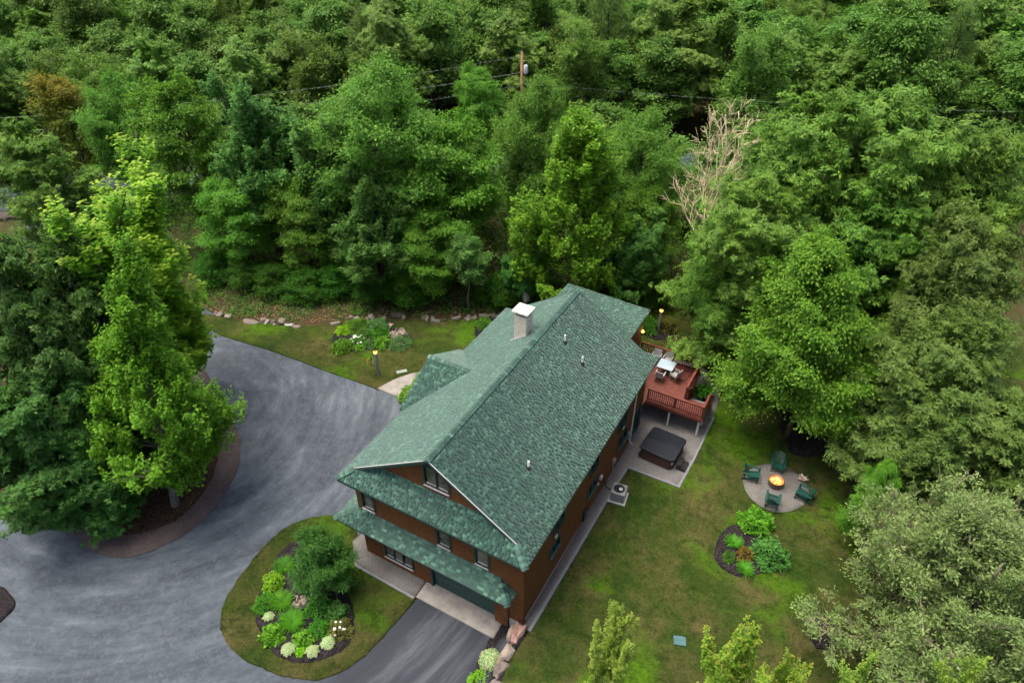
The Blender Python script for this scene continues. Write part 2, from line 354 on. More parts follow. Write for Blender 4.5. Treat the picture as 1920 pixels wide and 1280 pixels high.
NORTH_LAWN = [(-26.93, 10.32), (-24.12, 10.64), (-20.56, 10.92), (-16.54, 11.06), (-12.82, 11.27), (-12.32, 11.36), (-11.97, 12.75), (-11.26, 13.91), (-10.53, 14.53), (-5.08, 17.48), (-6.83, 25.02), (-9.88, 22.94), (-11.4, 21.74), (-13.14, 20.49), (-16.25, 18.99), (-18.06, 17.87), (-19.95, 16.21), (-22.55, 14.16), (-25.06, 13.23), (-27.72, 12.4), (-30.48, 11.6), (-30.02, 10.67)]
WALKWAY = [(-12.49, 11.33), (-12.01, 12.8), (-11.3, 13.96), (-10.56, 14.58), (-8.79, 14.02), (-8.81, 11.44), (-10.18, 11.29)]
GRAVEL_FRONT = [(-6.42, 1.6), (-6.3, 1.07), (-5.53, 0.18), (-5.0, -0.13), (-2.99, -0.18), (-1.08, -0.19), (-1.08, 0.4), (-0.77, 0.84), (-2.95, 0.91), (-5.07, 0.79)]
APRON = [(-1.08, 0.4), (3.55, 0.25), (3.64, 0.74), (4.1, 1.77), (-0.87, 1.91)]
TREE_ISLAND_OUT = [(-20.11, 4.65), (-18.49, 3.92), (-17.32, 3.01), (-16.23, 1.64), (-15.52, 0.1), (-15.06, -1.75), (-15.18, -3.58), (-15.74, -4.95), (-16.72, -6.11), (-18.05, -6.66), (-19.33, -6.76), (-20.76, -6.52), (-23.41, -7.36), (-27.13, -8.34), (-32.88, -8.72), (-44.19, -3.15), (-47.13, 2.8), (-43.69, 7.29), (-36.11, 9.39), (-29.24, 8.43), (-23.44, 6.3)]
TREE_ISLAND_IN = [(-20.94, 3.74), (-19.02, 2.66), (-17.45, 0.99), (-16.66, -0.55), (-16.3, -2.46), (-16.72, -3.81), (-17.65, -4.89), (-18.69, -5.35), (-20.01, -5.44), (-24.75, -6.54), (-28.38, -7.65), (-32.96, -7.75), (-41.85, -3.23), (-45.07, 1.61), (-41.77, 5.98), (-34.76, 7.83), (-29.04, 7.23), (-24.12, 5.42)]
FIRE_CIRCLE = [(12.15, 15.37), (12.56, 14.64), (13.33, 14.07), (14.26, 14.01), (15.07, 14.47), (15.65, 15.33), (15.81, 16.25), (15.53, 17.13), (14.88, 17.74), (14.04, 17.97), (13.13, 17.66), (12.4, 16.84), (12.1, 16.07)]
RIGHT_BED = [(12.09, 9.45), (11.98, 10.26), (12.09, 11.15), (12.47, 11.96), (13.2, 12.33), (14.07, 12.19), (14.76, 11.35), (14.97, 10.49), (14.7, 9.7), (14.22, 9.13), (13.7, 8.76), (12.97, 8.72), (12.41, 8.93)]
OAK_BED = [(12.93, 21.93), (13.5, 20.54), (14.08, 19.34), (14.81, 19.28), (16.2, 20.17), (17.65, 21.15), (19.1, 22.18), (19.76, 25.21), (16.99, 26.04), (13.8, 24.23)]
LAMP_BED = [(1.23, 27.06), (1.73, 26.54), (2.44, 26.39), (3.18, 26.73), (3.66, 27.47), (3.72, 28.31), (3.29, 29.06), (2.46, 29.43), (1.53, 28.9), (1.1, 27.98)]
CORNER_BED = [(17.14, 7.8), (17.4, 8.38), (18.36, 8.48), (18.79, 7.29), (17.91, 6.63)]
HOUSE_BED = [(-10.0, 20.29), (-10.65, 21.57), (-10.55, 22.39), (-9.77, 23.18), (-8.91, 22.98), (-8.21, 20.12), (-8.75, 19.04)]
PATIO = [(4.63, 1.3), (5.35, 0.57), (5.39, 3.7), (5.44, 7.31), (5.47, 11.11), (5.59, 13.04), (8.83, 13.2), (8.96, 15.82), (8.87, 20.23), (8.74, 22.5), (8.06, 24.1), (7.11, 24.94), (6.48, 25.15), (4.69, 23.01), (4.87, 19.18), (5.02, 13.07), (4.82, 5.86)]
HOSTA_BED = [(3.57, 0.19), (4.14, 0.96), (5.38, 0.19), (5.3, -0.47), (5.51, -2.14), (5.84, -3.2), (4.16, -3.56), (3.78, -2.1), (3.6, -0.96)]
LEFT_BED = [(-23.15, -11.11), (-20.97, -10.63), (-19.25, -10.79), (-18.91, -11.82), (-19.33, -13.18)]
BORDER_PATH = [(-30.04, 12.03), (-27.78, 12.45), (-25.11, 13.28), (-22.6, 14.21), (-20.0, 16.27), (-18.11, 17.93), (-16.29, 19.05), (-13.18, 20.56), (-11.44, 21.8), (-9.88, 22.94), (-8.64, 23.82)]
TREES = [
    ('ash', -22.26, 25.93, 18.0, 6.6, 'tall broad green tree with dense rounded crown, left of the utility pole'),
    ('maple', -4.79, 26.66, 16.5, 4.4, 'bright yellow-green maple standing right behind the house chimney and ridge'),
    ('layered', -15.85, 26.18, 14.0, 4.4, 'layered light green tree between the broad ash and the bright maple'),
    ('small', -12.24, 23.05, 6.9, 1.75, 'small slim tree with bare grey trunk beside the stone edging'),
    ('upright', -30.91, 21.16, 16.0, 4.3, 'upright blue-green tree with several leaders left of the broad ash'),
    ('layered', -38.32, 19.36, 15.5, 4.2, 'vivid green tree in front of the road at upper left'),
    ('ash', -50.41, 22.23, 13.5, 4.0, 'yellow-green rounded tree at upper left, left of the vivid green tree'),
    ('rusty', -56.77, 21.0, 13.0, 3.3, 'tree with rusty brown crown top at upper left'),
    ('hickory', -46.05, 11.76, 13.0, 4.3, 'dark drooping tree at the left edge beside the driveway mouth'),
    ('oak', -22.68, -1.45, 17.0, 4.6, 'dark green oak at the left edge above the tree island'),
    ('oak', -22.13, -1.57, 13.0, 4.4, 'dark green oak in the island behind the bright maple'),
    ('oak', -21.67, -5.08, 11.0, 3.9, 'low dark oak at the left edge over the driveway'),
    ('oak', -19.85, -4.74, 7.5, 3.0, 'lowest dark oak crown overhanging the gravel ring'),
    ('spire', -24.16, 3.73, 17.5, 4.6, 'yellow-green maple with tall pointed spires behind the island maple'),
    ('islandmaple', -18.64, 1.1, 15.5, 4.9, 'full bright green maple with forked grey trunk on the gravel-ringed island'),
    ('hickory', 5.58, 37.14, 14.0, 4.0, 'tall hickory just right of the bare dead tree'),
    ('hickory', 9.15, 30.51, 19.0, 5.8, 'largest hickory crown in the right-hand grove'),
    ('hickory', 13.68, 33.11, 19.0, 5.6, 'hickory in the right-hand grove, second from the right edge'),
    ('hickory', 18.32, 33.64, 18.0, 5.2, 'hickory at the right edge of the grove'),
    ('ash', 7.1, 24.99, 12.5, 2.9, 'grey-green tree hanging over the lawn beside the dead tree trunk'),
    ('hickory', 8.42, 25.65, 15.0, 4.6, 'hickory in the grove directly behind the yellow-green maple'),
    ('hickory', 15.25, 29.55, 15.0, 4.8, 'shaded hickory low in the right-hand grove'),
    ('maplebroad', 13.62, 20.45, 14.5, 4.5, 'broad yellow-green maple over the dark mulch bed'),
    ('ashgrey', 19.11, 19.44, 12.0, 4.2, 'grey-green tree at the right, above the pale willow'),
    ('ashgrey', 20.24, 25.65, 15.0, 4.0, 'olive green tree touching the right edge of the picture'),
    ('ashgrey', 22.53, 18.4, 10.0, 4.0, 'low grey-green tree at the right edge beside the willow'),
    ('maplebroad', 19.01, 13.92, 6.5, 1.5, 'small bright maple peeping out behind the willow'),
    ('willow', 22.47, 8.94, 10.0, 6.3, 'large pale willow with exposed branches at the lower right corner'),
    ('sapling', 10.2, -2.51, 9.5, 1.15, 'slender young maple with yellow tips at the bottom, nearest the house'),
    ('redtip', 14.59, -1.03, 9.5, 1.25, 'young maple with red-tipped shoots at the bottom edge'),
    ('sapling', 18.57, 0.32, 9.0, 1.1, 'yellow-green treetop at the bottom edge below the willow'),
    ('sapling', 22.03, 2.21, 9.0, 1.1, 'yellow-green treetop in the bottom right corner'),
    ('redtip', 15.98, -0.46, 8.8, 0.9, 'small red-tipped maple top beside the willow at the bottom edge'),
    ('garden', -5.54, -2.08, 4.6, 1.75, 'small rounded garden tree in the oval island bed'),
    ('upright', -24.78, 23.11, 14.0, 3.6, 'green tree tucked behind the left side of the broad ash'),
    ('ash', -12.39, 34.77, 16.0, 4.2, 'green tree around the foot of the utility pole'),
    ('ash', -3.9, 35.49, 14.5, 4.4, 'wide green tree between the bright maple and the dead tree'),
    ('layered', -23.22, 43.84, 13.0, 3.2, 'light green tree immediately left of the utility pole'),
    ('layered', -0.52, 32.02, 10.0, 2.6, 'shaded green tree left of the dead tree'),
    ('upright', -19.01, 20.53, 11.0, 3.6, 'lower green tree under the broad ash crown'),
    ('layered', -26.1, 20.43, 9.5, 3.2, 'shaded tree above the undergrowth at left'),
    ('layered', -15.77, 22.31, 8.0, 3.0, 'low shaded tree left of the small slim tree'),
    ('layered', -31.84, 18.48, 9.0, 3.2, 'shaded tree behind the spired maple'),
    ('upright', -1.27, 29.42, 8.5, 2.8, 'dark tree behind the house roof at right'),
    ('upright', -8.8, 26.2, 5.5, 2.2, 'dark low tree behind the chimney'),
    ('ash', -11.56, 32.62, 8.5, 2.6, 'tree below the utility pole in front of the road'),
    ('thicket', -33.63, 16.09, 2.7, 1.9, 'dark woodland shrub at the left end of the bank'),
    ('thicket', -30.66, 16.55, 2.7, 1.9, 'woodland shrub on the bank, second from the left'),
    ('thicket', -28.02, 17.24, 2.7, 1.9, 'woodland shrub on the bank above the stone edging, third from the left'),
    ('thicket', -25.12, 17.91, 2.7, 1.9, 'woodland shrub on the bank behind the left end of the lawn bed'),
    ('thicket', -23.49, 19.62, 2.7, 1.9, 'woodland shrub below the broad ash'),
    ('thicket', -10.53, 24.96, 2.7, 1.9, 'woodland shrub on the bank left of the chimney'),
    ('thicket', -8.3, 28.65, 2.7, 1.9, 'woodland shrub behind the chimney'),
    ('thicket', -3.54, 29.88, 2.7, 1.9, 'woodland shrub behind the wing roof'),
    ('thicket', 0.49, 30.75, 2.7, 1.9, 'woodland shrub behind the lamp post bed'),
    ('thicket', -16.98, 21.11, 2.7, 1.9, 'low woodland shrub left of the small slim tree'),
    ('thicket', -19.73, 20.49, 2.7, 1.9, 'woodland shrub behind the lawn bed'),
]
# ------------------------------------------------------------------ ground and paving
def smooth_loop(P, sub=6, closed=True):
    P = [np.array(p, float) for p in P]; n = len(P); out = []
    for i in range(n if closed else n - 1):
        if closed: a, b, c, d = P[(i - 1) % n], P[i], P[(i + 1) % n], P[(i + 2) % n]
        else: a, b, c, d = P[max(i - 1, 0)], P[i], P[i + 1], P[min(i + 2, n - 1)]
        for k in range(sub):
            t = k / sub; out.append(.5 * (2 * b + (c - a) * t + (2 * a - 5 * b + 4 * c - d) * t * t + (3 * b - a - 3 * c + d) * t ** 3))
    if not closed: out.append(P[-1])
    return [(float(p[0]), float(p[1])) for p in out]
def inside(P, x, y):                             # vectorised point in polygon
    P = np.array(P); x = np.asarray(x); y = np.asarray(y); r = np.zeros(x.shape, bool); n = len(P)
    for i in range(n):
        x0, y0 = P[i]; x1, y1 = P[(i + 1) % n]
        if y0 == y1: continue
        c = ((y0 > y) != (y1 > y)) & (x < (x1 - x0) * (y - y0) / (y1 - y0) + x0); r ^= c
    return r
def sheet(name, P, off, mat, step=.8, jit=.0, skirt=.2, mound=0.0, seed=1, kind='structure'):
    rg = np.random.default_rng(seed); P = np.array(P)
    if jit: P = P + rg.normal(0, jit, P.shape)
    x0, y0 = P.min(0); x1, y1 = P.max(0)
    gx, gy = np.meshgrid(np.arange(x0, x1, step), np.arange(y0, y1, step)); gx = gx.ravel() + rg.uniform(-.1, .1, gx.size) * step; gy = gy.ravel() + rg.uniform(-.1, .1, gy.size) * step
    k = inside(P, gx, gy); pts = [Vector(p) for p in P.tolist()] + [Vector((a, b)) for a, b in zip(gx[k], gy[k])]
    v, e, f, *_ = geometry.delaunay_2d_cdt(pts, [], [list(range(len(P)))], 1, 1e-4)
    v = np.array([tuple(a) for a in v]); z = hgt(v[:, 0], v[:, 1]) + off
    if mound:
        d = np.min(np.hypot(v[:, None, 0] - P[None, :, 0], v[:, None, 1] - P[None, :, 1]), 1); z += mound * np.clip(d / .5, 0, 1) + .02 * rg.normal(size=len(v)) * (d > .1)
    me = bpy.data.meshes.new(name); vs = [(a, b, c) for (a, b), c in zip(v, z)]; fs = [tuple(t) for t in f]
    cnt = {}
    for t in fs:
        for i in range(3):
            a, b = t[i], t[(i + 1) % 3]; key = (min(a, b), max(a, b)); cnt[key] = cnt.get(key, 0) + 1
    low = {}
    for (a, b), c in list(cnt.items()):
        if c == 1:
            for i in (a, b):
                if i not in low: low[i] = len(vs); vs.append((vs[i][0], vs[i][1], vs[i][2] - skirt))
            fs.append((a, b, low[b], low[a]))
    me.from_pydata(vs, [], fs)
    bm = bmesh.new(); bm.from_mesh(me); bmesh.ops.recalc_face_normals(bm, faces=bm.faces)
    for fc in bm.faces:
        if len(fc.verts) == 3 and fc.normal.z < 0: fc.normal_flip()
        fc.smooth = len(fc.verts) == 3
    bm.to_mesh(me); bm.free()
    o = obj(name, me, mat); o['kind'] = kind; return o

# the base: one sheet out to the horizon, fine near the house
rg = np.random.default_rng(3)
xs = np.concatenate([[-3000, -900, -300, -150], np.arange(-90, 61, 1.5), [110, 300, 900, 3000]]); ys = np.concatenate([[-3000, -900, -300, -100], np.arange(-40, 111, 1.5), [170, 300, 900, 3000]])
gx, gy = np.meshgrid(xs, ys); gz = hgt(gx, gy) - .14
yard = ss(0, 1, np.clip((np.hypot(gx + 5, gy - 8) - 34) / 12, 0, 1)); gz = gz + yard * (.10 + .14 * (np.sin(gx * .31) * np.cos(gy * .27) + np.sin(gx * .13 + gy * .17)))
nx = len(xs); ii = np.arange(gx.size).reshape(gx.shape)
Qd = np.stack([ii[:-1, :-1], ii[:-1, 1:], ii[1:, 1:], ii[1:, :-1]], -1).reshape(-1, 4)
o = obj('ground', np_mesh('ground', np.stack([gx, gy, gz], -1).reshape(-1, 3), Qd), M['floor'], smooth=True); o['kind'] = 'structure'

DRIVE = [(-30, 12.2), (-24.12, 11.2), (-16.5, 11.6), (-9, 12.5), (-5.2, 11), (-5.2, .9), (4.6, .9), (4.6, -1), (5.0, -4), (5.6, -16), (-26, -22), (-34, -12), (-36, -10), (-48, -5), (-51, 2), (-53, 9), (-62, 18), (-58, 22.5), (-50, 14.5), (-44, 10.8), (-36, 12.4)]
sheet('driveway', smooth_loop(DRIVE, 3), 0.0, M['asphalt'], 1.0, seed=2)
ROAD = [(-140, -60), (-90, -8), (-63.4, 17.1), (-54, 26.2), (-43.5, 36.4), (-24.5, 51), (-4, 61.5), (26.7, 69.2), (70, 76), (130, 84)]
rc = smooth_loop(ROAD, 8, False); L_, R_ = [], []
for i, pnt in enumerate(rc):
    a = np.array(rc[max(i - 1, 0)]); b = np.array(rc[min(i + 1, len(rc) - 1)]); d = (b - a) / np.linalg.norm(b - a); nrm = np.array([-d[1], d[0]])
    L_.append(tuple(np.array(pnt) + nrm * 3.2)); R_.append(tuple(np.array(pnt) - nrm * 3.2))
sheet('road', L_ + R_[::-1], .42, M['asphalt'], 3.0, skirt=.6, seed=4)
def off_loop(Lp, Rp, e): return [tuple(np.array(a) + (np.array(a) - np.array(b)) / 6.4 * e) for a, b in zip(Lp, Rp)]
sheet('road_verge', off_loop(L_, R_, 1.6) + off_loop(R_, L_, 1.6)[::-1], .36, M['gravel_brown'], 3.0, skirt=.6, seed=5)

RIGHT_LAWN = [(5.2, -16), (5.3, -1.5), (5.35, .6), (5.42, 5), (5.47, 11), (5.6, 13.0), (8.85, 13.1), (8.95, 16), (8.9, 20.2), (8.8, 22.6), (8.1, 24.1), (6.5, 25.2), (4.5, 25.4), (2.5, 23), (-4, 23), (-8, 23.8), (-4, 27.5), (0, 30.5), (5, 31.5), (9, 31), (14, 35), (22, 42), (40, 44), (46, 20), (44, -16)]
sheet('lawn', RIGHT_LAWN, .045, M['lawn'], .9, seed=6)
sheet('lawn', smooth_loop(NORTH_LAWN[:11], 2, False) + smooth_loop(NORTH_LAWN[11:], 5, False), .05, M['lawn'], .7, .02, seed=7)
IL = smooth_loop(ISLAND_LAWN[1:16], 6, False) + [(-1.0, -.15), (-4.9, -.1), (-5.9, 1.0), (-7.0, 2.2)]
sheet('lawn', IL, .05, M['lawn'], .5, .025, seed=8)
BEDS = dict(island=smooth_loop(ISLAND_BED), north=smooth_loop(NORTH_BED), right=smooth_loop(RIGHT_BED), oak=smooth_loop(OAK_BED), lamp=smooth_loop(LAMP_BED), corner=smooth_loop(CORNER_BED), house=smooth_loop(HOUSE_BED), hosta=smooth_loop(HOSTA_BED, 3), left=smooth_loop(LEFT_BED))
for k, P in BEDS.items():
    sheet('mulch_bed', P, .07 if k != 'hosta' else .03, M['mulch'], .3, .025, mound=.07, seed=len(k))
sheet('gravel_ring', smooth_loop(TREE_ISLAND_OUT), .05, M['gravel_brown'], .8, .03, mound=.04, seed=11)
sheet('mulch_bed', smooth_loop(TREE_ISLAND_IN), .12, M['mulch_brown'], .6, .06, mound=.1, seed=12)
sheet('fire_circle', smooth_loop(FIRE_CIRCLE), .075, M['gravel'], .5, .012, seed=13)
sheet('walkway', smooth_loop(WALKWAY[:4], 4, False) + [(-5.2, 13.6), (-5.2, 11.3), (-8.8, 11.35), (-10.2, 11.28)], .062, M['concrete'], .6, seed=14)
sheet('gravel_strip', [(-6.1, 1.75), (-6.3, 1.0), (-5.6, .2), (-5.0, -.1), (-1.1, -.16), (-1.08, .9), (-5.15, .95), (-5.15, 2.3)], .07, M['gravel'], .5, .01, seed=15)
sheet('garage_apron', [(-1.06, -.12), (3.72, -.12), (3.72, 1.3), (-1.06, 1.3)], .085, M['concrete'], .5, seed=16)
sheet('patio', [(4.8, .75), (5.36, .62), (5.40, 3.7), (5.44, 7.3), (5.47, 11.0), (5.59, 13.04), (8.83, 13.15), (8.93, 15.8), (8.90, 18.5), (8.92, 20.2)] + smooth_loop([(8.92, 20.2), (8.74, 22.3), (8.06, 23.8), (7.11, 24.7), (6.2, 25.0)], 4, False)[1:] + [(2.6, 24.6), (2.6, 20), (4.8, 17)], .075, M['gravel'], .7, seed=17)
# paver edging: one thing, every paver a part
def paver_edge(label, P, n):
    t = thing('paver_edging', label, 'edging'); P = np.array(P); seg = np.hypot(*np.diff(P, axis=0).T); cum = np.concatenate([[0], np.cumsum(seg)]); rr = random.Random(n)
    me = MB().box((-.5, -.5, 0), (.5, .5, 1)).mesh('paver'); me.materials.append(M['paver']); L = cum[-1] / n
    for i in range(n):
        s = (i + .5) * L; j = min(np.searchsorted(cum, s) - 1, len(seg) - 1); a = P[j] + (P[j + 1] - P[j]) * (s - cum[j]) / seg[j]; d = (P[j + 1] - P[j]) / seg[j]
        o = obj('paver', me, None, t); o.location = (a[0], a[1], hgt(a[0], a[1]) - .05); o.rotation_euler = (rr.gauss(0, .02), rr.gauss(0, .02), atan2(d[1], d[0]) + rr.gauss(0, .03)); o.scale = (L * .93, .14, .155 + rr.uniform(-.008, .012))
paver_edge('pale stone pavers edging the gravel strip along the right wall', [(5.40, .55), (5.44, 3.7), (5.48, 7.3), (5.51, 11.0), (5.62, 12.95)], 44)
paver_edge('short row of pale pavers edging gravel left of the garage', [(-5.75, .2), (-5.05, -.18), (-1.1, -.23)], 16)
paver_edge('pale pavers along the hot tub patio edge', [(5.65, 13.06), (8.86, 13.1), (8.98, 15.8), (8.97, 20.1)], 34)

# dry stone edging of the lawn, each stone a part
def rock_mesh(seed, name='stone'):
    rg = np.random.default_rng(seed); bm = bmesh.new(); bmesh.ops.create_icosphere(bm, subdivisions=2, radius=1)
    ph = rg.uniform(0, 6, (5, 3)); fr = rg.uniform(.8, 2.4, (5, 3))
    for v in bm.verts:
        p = np.array(v.co); k = 1 + .09 * sum(np.sin(p @ fr[i] * 1.6 + ph[i, 0]) for i in range(5)); p = np.sign(p) * np.abs(p) ** .62; v.co = Vector(p * k)
    me = bpy.data.meshes.new(name); bm.to_mesh(me); bm.free(); me.materials.append(M['rock']); return me
ROCKS = [rock_mesh(i) for i in range(6)]
t = thing('stone_edging', 'row of rough flat stones along the back of the lawn', 'edging'); rr = random.Random(8)
BP = np.array(smooth_loop(BORDER_PATH, 6, False)); seg = np.hypot(*np.diff(BP, axis=0).T); cum = np.concatenate([[0], np.cumsum(seg)]); s = .3
while s < cum[-1] - .3:
    ln = rr.choice([.25, .35, .5, .6, .9, 1.3]) * rr.uniform(.8, 1.15); j = min(np.searchsorted(cum, s + ln / 2) - 1, len(seg) - 1); a = BP[j] + (BP[j + 1] - BP[j]) * (s + ln / 2 - cum[j]) / seg[j]; d = BP[j + 1] - BP[j]
    if rr.random() < .9:
        o = obj('stone', ROCKS[rr.randrange(6)], None, t); o.location = (a[0] + rr.gauss(0, .12), a[1] + .15 + rr.gauss(0, .16), .02 + rr.uniform(-.05, .05)); o.rotation_euler = (rr.gauss(0, .12), rr.gauss(0, .12), atan2(d[1], d[0]) + rr.gauss(0, .15)); o.scale = (ln * .5, rr.uniform(.16, .36), rr.uniform(.1, .24))
    s += ln * rr.uniform(.98, 1.12)
# ledge stones beside the garage drive
for (x, y, sx, sy, sz, rz, mt, lb) in [(4.95, .25, .28, .62, .8, .1, 'rock_pink', 'pinkish ledge stone at the house corner beside the garage'), (4.62, .25, .2, .5, .6, .05, 'driftwood', 'tan upright stone against the foundation corner'), (5.0, -.9, .33, .5, .75, -.1, 'driftwood', 'grey ledge stone above the big hosta'), (5.12, -1.75, .3, .5, .72, -.1, 'rock', 'mottled ledge stone below the big hosta'), (5.3, -2.7, .3, .6, .75, -.15, 'rock', 'last ledge stone at the bottom edge by the garage drive')]:
    me = ROCKS[int(abs(x * 10 + y * 7)) % 6].copy(); me.materials[0] = M[mt]
    o = obj('ledge_stone', me); o.location = (x, y, -.55 + sz * .15); o.scale = (sx, sy, sz); o.rotation_euler = (0, 0, rz); tag(o, lb, 'stone', 'ledge stones beside the garage drive')

# ------------------------------------------------------------------ the house
HE, HR, HH, LL, DD, INS = 5.79, 9.27, 5.4, 17.25, .65, .79
SL = (HR - HE) / HH
ZR = HE + SL * INS
XL, XR, YF, YB = -5.15, 4.87, .9, 17.0
house = thing('house', 'brown cedar-shingled house with green shingle roof and white chimney', 'house')
mb = MB()
def wall_part(name, mb): return part(name, mb, M['siding'], house)
# front wall with openings (a grid of boxes around windows and the garage door)
def wall_x(mb, y0, y1, x0, x1, z0, z1, holes):
    xs = sorted(set([x0, x1] + [a for h in holes for a in (h[0], h[1])])); zs = sorted(set([z0, z1] + [a for h in holes for a in (h[2], h[3])]))
    for i in range(len(xs) - 1):
        for j in range(len(zs) - 1):
            cx_, cz_ = (xs[i] + xs[i + 1]) / 2, (zs[j] + zs[j + 1]) / 2
            if not any(h[0] < cx_ < h[1] and h[2] < cz_ < h[3] for h in holes): mb.box((xs[i], y0, zs[j]), (xs[i + 1], y1, zs[j + 1]))
def wall_y(mb, x0, x1, y0, y1, z0, z1, holes):
    ys_ = sorted(set([y0, y1] + [a for h in holes for a in (h[0], h[1])])); zs = sorted(set([z0, z1] + [a for h in holes for a in (h[2], h[3])]))
    for i in range(len(ys_) - 1):
        for j in range(len(zs) - 1):
            a, b = (ys_[i] + ys_[i + 1]) / 2, (zs[j] + zs[j + 1]) / 2
            if not any(h[0] < a < h[1] and h[2] < b < h[3] for h in holes): mb.box((x0, ys_[i], zs[j]), (x1, ys_[i + 1], zs[j + 1]))
FW = [(-4.76, -3.98, 3.06, 4.46), (-.02, .72, 3.06, 4.46), (2.19, 2.93, 3.06, 4.46), (-3.78, -1.90, -.48, .85)]
GD = (-.64, 3.30, -1.3, 1.15)
mb = MB(); wall_x(mb, YF, YF + .22, XL, 4.05, -1.3, 5.75, FW + [GD]); wall_x(mb, YF, YF + .22, 4.05, XR, -.28, 5.75, []); mb.box((GD[1], YF - .13, -1.12), (4.05, YF - .003, 2.3)); wall_x(mb, 1.1, 1.3, -4.4, 4.4, 5.6, 6.3, [])
wall_part('front_wall', mb)
mb = MB(); AW = (-.62, .76, 7.02, 8.27)
for (xa, xb) in ((-4.6, AW[0]), (AW[0], AW[1]), (AW[1], 4.6)):
    zt = lambda x: HR - SL * abs(x) - .16
    if xa == AW[0]:
        mb.box((xa, 1.1, 6.3), (xb, 1.3, AW[2])); P = [(xa, AW[3]), (xb, AW[3]), (xb, zt(xb)), (0, zt(0)), (xa, zt(xa))]
    else: P = [(xa, 6.2), (xb, 6.2), (xb, max(6.21, zt(xb))), (xa, max(6.21, zt(xa)))]
    n = len(P); mb.add([(x, 1.1, z) for x, z in P] + [(x, 1.3, z) for x, z in P], [tuple(range(n)), tuple(range(2 * n - 1, n - 1, -1))] + [(i, (i + 1) % n, n + (i + 1) % n, n + i) for i in range(n)])
wall_part('gable_wall', mb)
RW = [(3.7, 4.85, 1.75, 2.45), (8.4, 9.65, 1.5, 2.3), (12.9, 14.3, 1.3, 2.3), (12.5, 13.9, 3.2, 4.5), (4.0, 5.2, 3.4, 4.6), (8.4, 9.6, 3.4, 4.6), (15.35, 16.6, .15, 2.2)]
mb = MB(); wall_y(mb, XR - .22, XR, YF + .222, YB, .0, 5.75, RW); wall_part('right_wall', mb)
part('foundation', MB().box((4.06, YF + .01, -1.3), (XR - .01, YF + .2, -.281)).box((XR - .2, YF + .2, -1.3), (XR - .01, YB - .05, -.002)), M['foundation'], house)
wall_part('left_wall', MB().box((XL, YF + .222, -1.3), (XL + .22, YB, 5.75)).box((-5.5, 6.3, -.8), (XL - .002, 11.5, 6.0)))
zt = lambda x: HR - SL * abs(x) - .16
wall_part('back_wall', MB().box((XL + .222, YB - .22, -.2), (XR - .222, YB, 5.75)).add([(x, y, z) for y in (16.0, 16.2) for x, z in ((-4.6, 5.75), (4.6, 5.75), (4.6, zt(4.6)), (0, zt(0)), (-4.6, zt(4.6)))], [(0, 1, 2, 3, 4), (9, 8, 7, 6, 5)] + [(i, (i + 1) % 5, 5 + (i + 1) % 5, 5 + i) for i in range(5)]))

def window_x(y, h, panes, sill=True, mat='glass', holder=None, mats=None):   # on a wall facing -y
    x0, x1, z0, z1 = h
    w = part('window', MB().box((x0 - .08, y - .04, z0 - .02), (x0 + .05, y + .12, z1 + .08)).box((x1 - .05, y - .04, z0 - .02), (x1 + .08, y + .12, z1 + .08)).box((x0 + .05, y - .04, z1 - .04), (x1 - .05, y + .12, z1 + .08)).box((x0 + .05, y - .04, z0 - .02), (x1 - .05, y + .12, z0 + .03)), M['green_trim'], house)
    pw = (x1 - x0 - .1) / panes
    for i in range(panes):
        a = x0 + .05 + i * pw
        part('pane', MB().box((a + .012, y + .06, z0 + .04), (a + pw - .012, y + .08, z1 - .05)), M[(mats[i] if mats else mat)], w)
        if i: part('mullion', MB().box((a - .035, y - .025, z0 + .03), (a + .035, y + .10, z1 - .04)), M['green_trim'], w)
        part('sash', MB().box((a + .04, y + .02, z0 + .035), (a + pw - .04, y + .055, z0 + .085)), M['sill'], w)
    if sill: part('sill', MB().box((x0 - .02, y - .10, z0 - .075), (x1 + .02, y + .03, z0 - .022)), M['sill'], w)
    return w
def window_y(x, h, panes, mat='glass'):                                       # on a wall facing +x
    y0, y1, z0, z1 = h
    w = part('window', MB().box((x - .12, y0 - .08, z0 - .02), (x + .04, y0 + .05, z1 + .08)).box((x - .12, y1 - .05, z0 - .02), (x + .04, y1 + .08, z1 + .08)).box((x - .12, y0 + .05, z1 - .04), (x + .04, y1 - .05, z1 + .08)).box((x - .12, y0 + .05, z0 - .02), (x + .04, y1 - .05, z0 + .03)), M['green_trim'], house)
    pw = (y1 - y0 - .1) / panes
    for i in range(panes):
        a = y0 + .05 + i * pw; part('pane', MB().box((x - .08, a + .012, z0 + .04), (x - .06, a + pw - .012, z1 - .05)), M[mat], w)
        if i: part('mullion', MB().box((x - .1, a - .03, z0 + .03), (x + .025, a + .03, z1 - .04)), M['green_trim'], w)
    part('sill', MB().box((x - .03, y0 - .02, z0 - .07), (x + .10, y1 + .02, z0 - .022)), M['teal_plastic'] if z0 < 3 else M['green_trim'], w)
for h, mt in zip(FW[:3], ('glass', 'glass', 'curtain')): window_x(YF, h, 1, mat=mt)
window_x(YF, FW[3], 3, mats=('glass', 'curtain', 'glass')); window_x(1.1, AW, 2)
for h in RW[:6]: window_y(XR, h, 2)
window_y(XR, RW[6], 2)
# garage door of four panels
gd = part('garage_door', MB().box((GD[0] - .1, YF - .05, -1.03), (GD[0] + .06, YF + .25, 1.2)).box((GD[1] - .06, YF - .02, -1.03), (GD[1] + .02, YF + .25, 1.2)).box((GD[0] - .1, YF - .05, 1.1), (GD[1] + .02, YF + .25, 1.22)), M['green_trim'], house)
for i in range(4): part('door_panel', MB().box((GD[0] + .05, YF + .12, -1.02 + i * .535), (GD[1] - .05, YF + .17, -1.02 + i * .535 + .52)), M['green_door'], gd, bevel=.012)
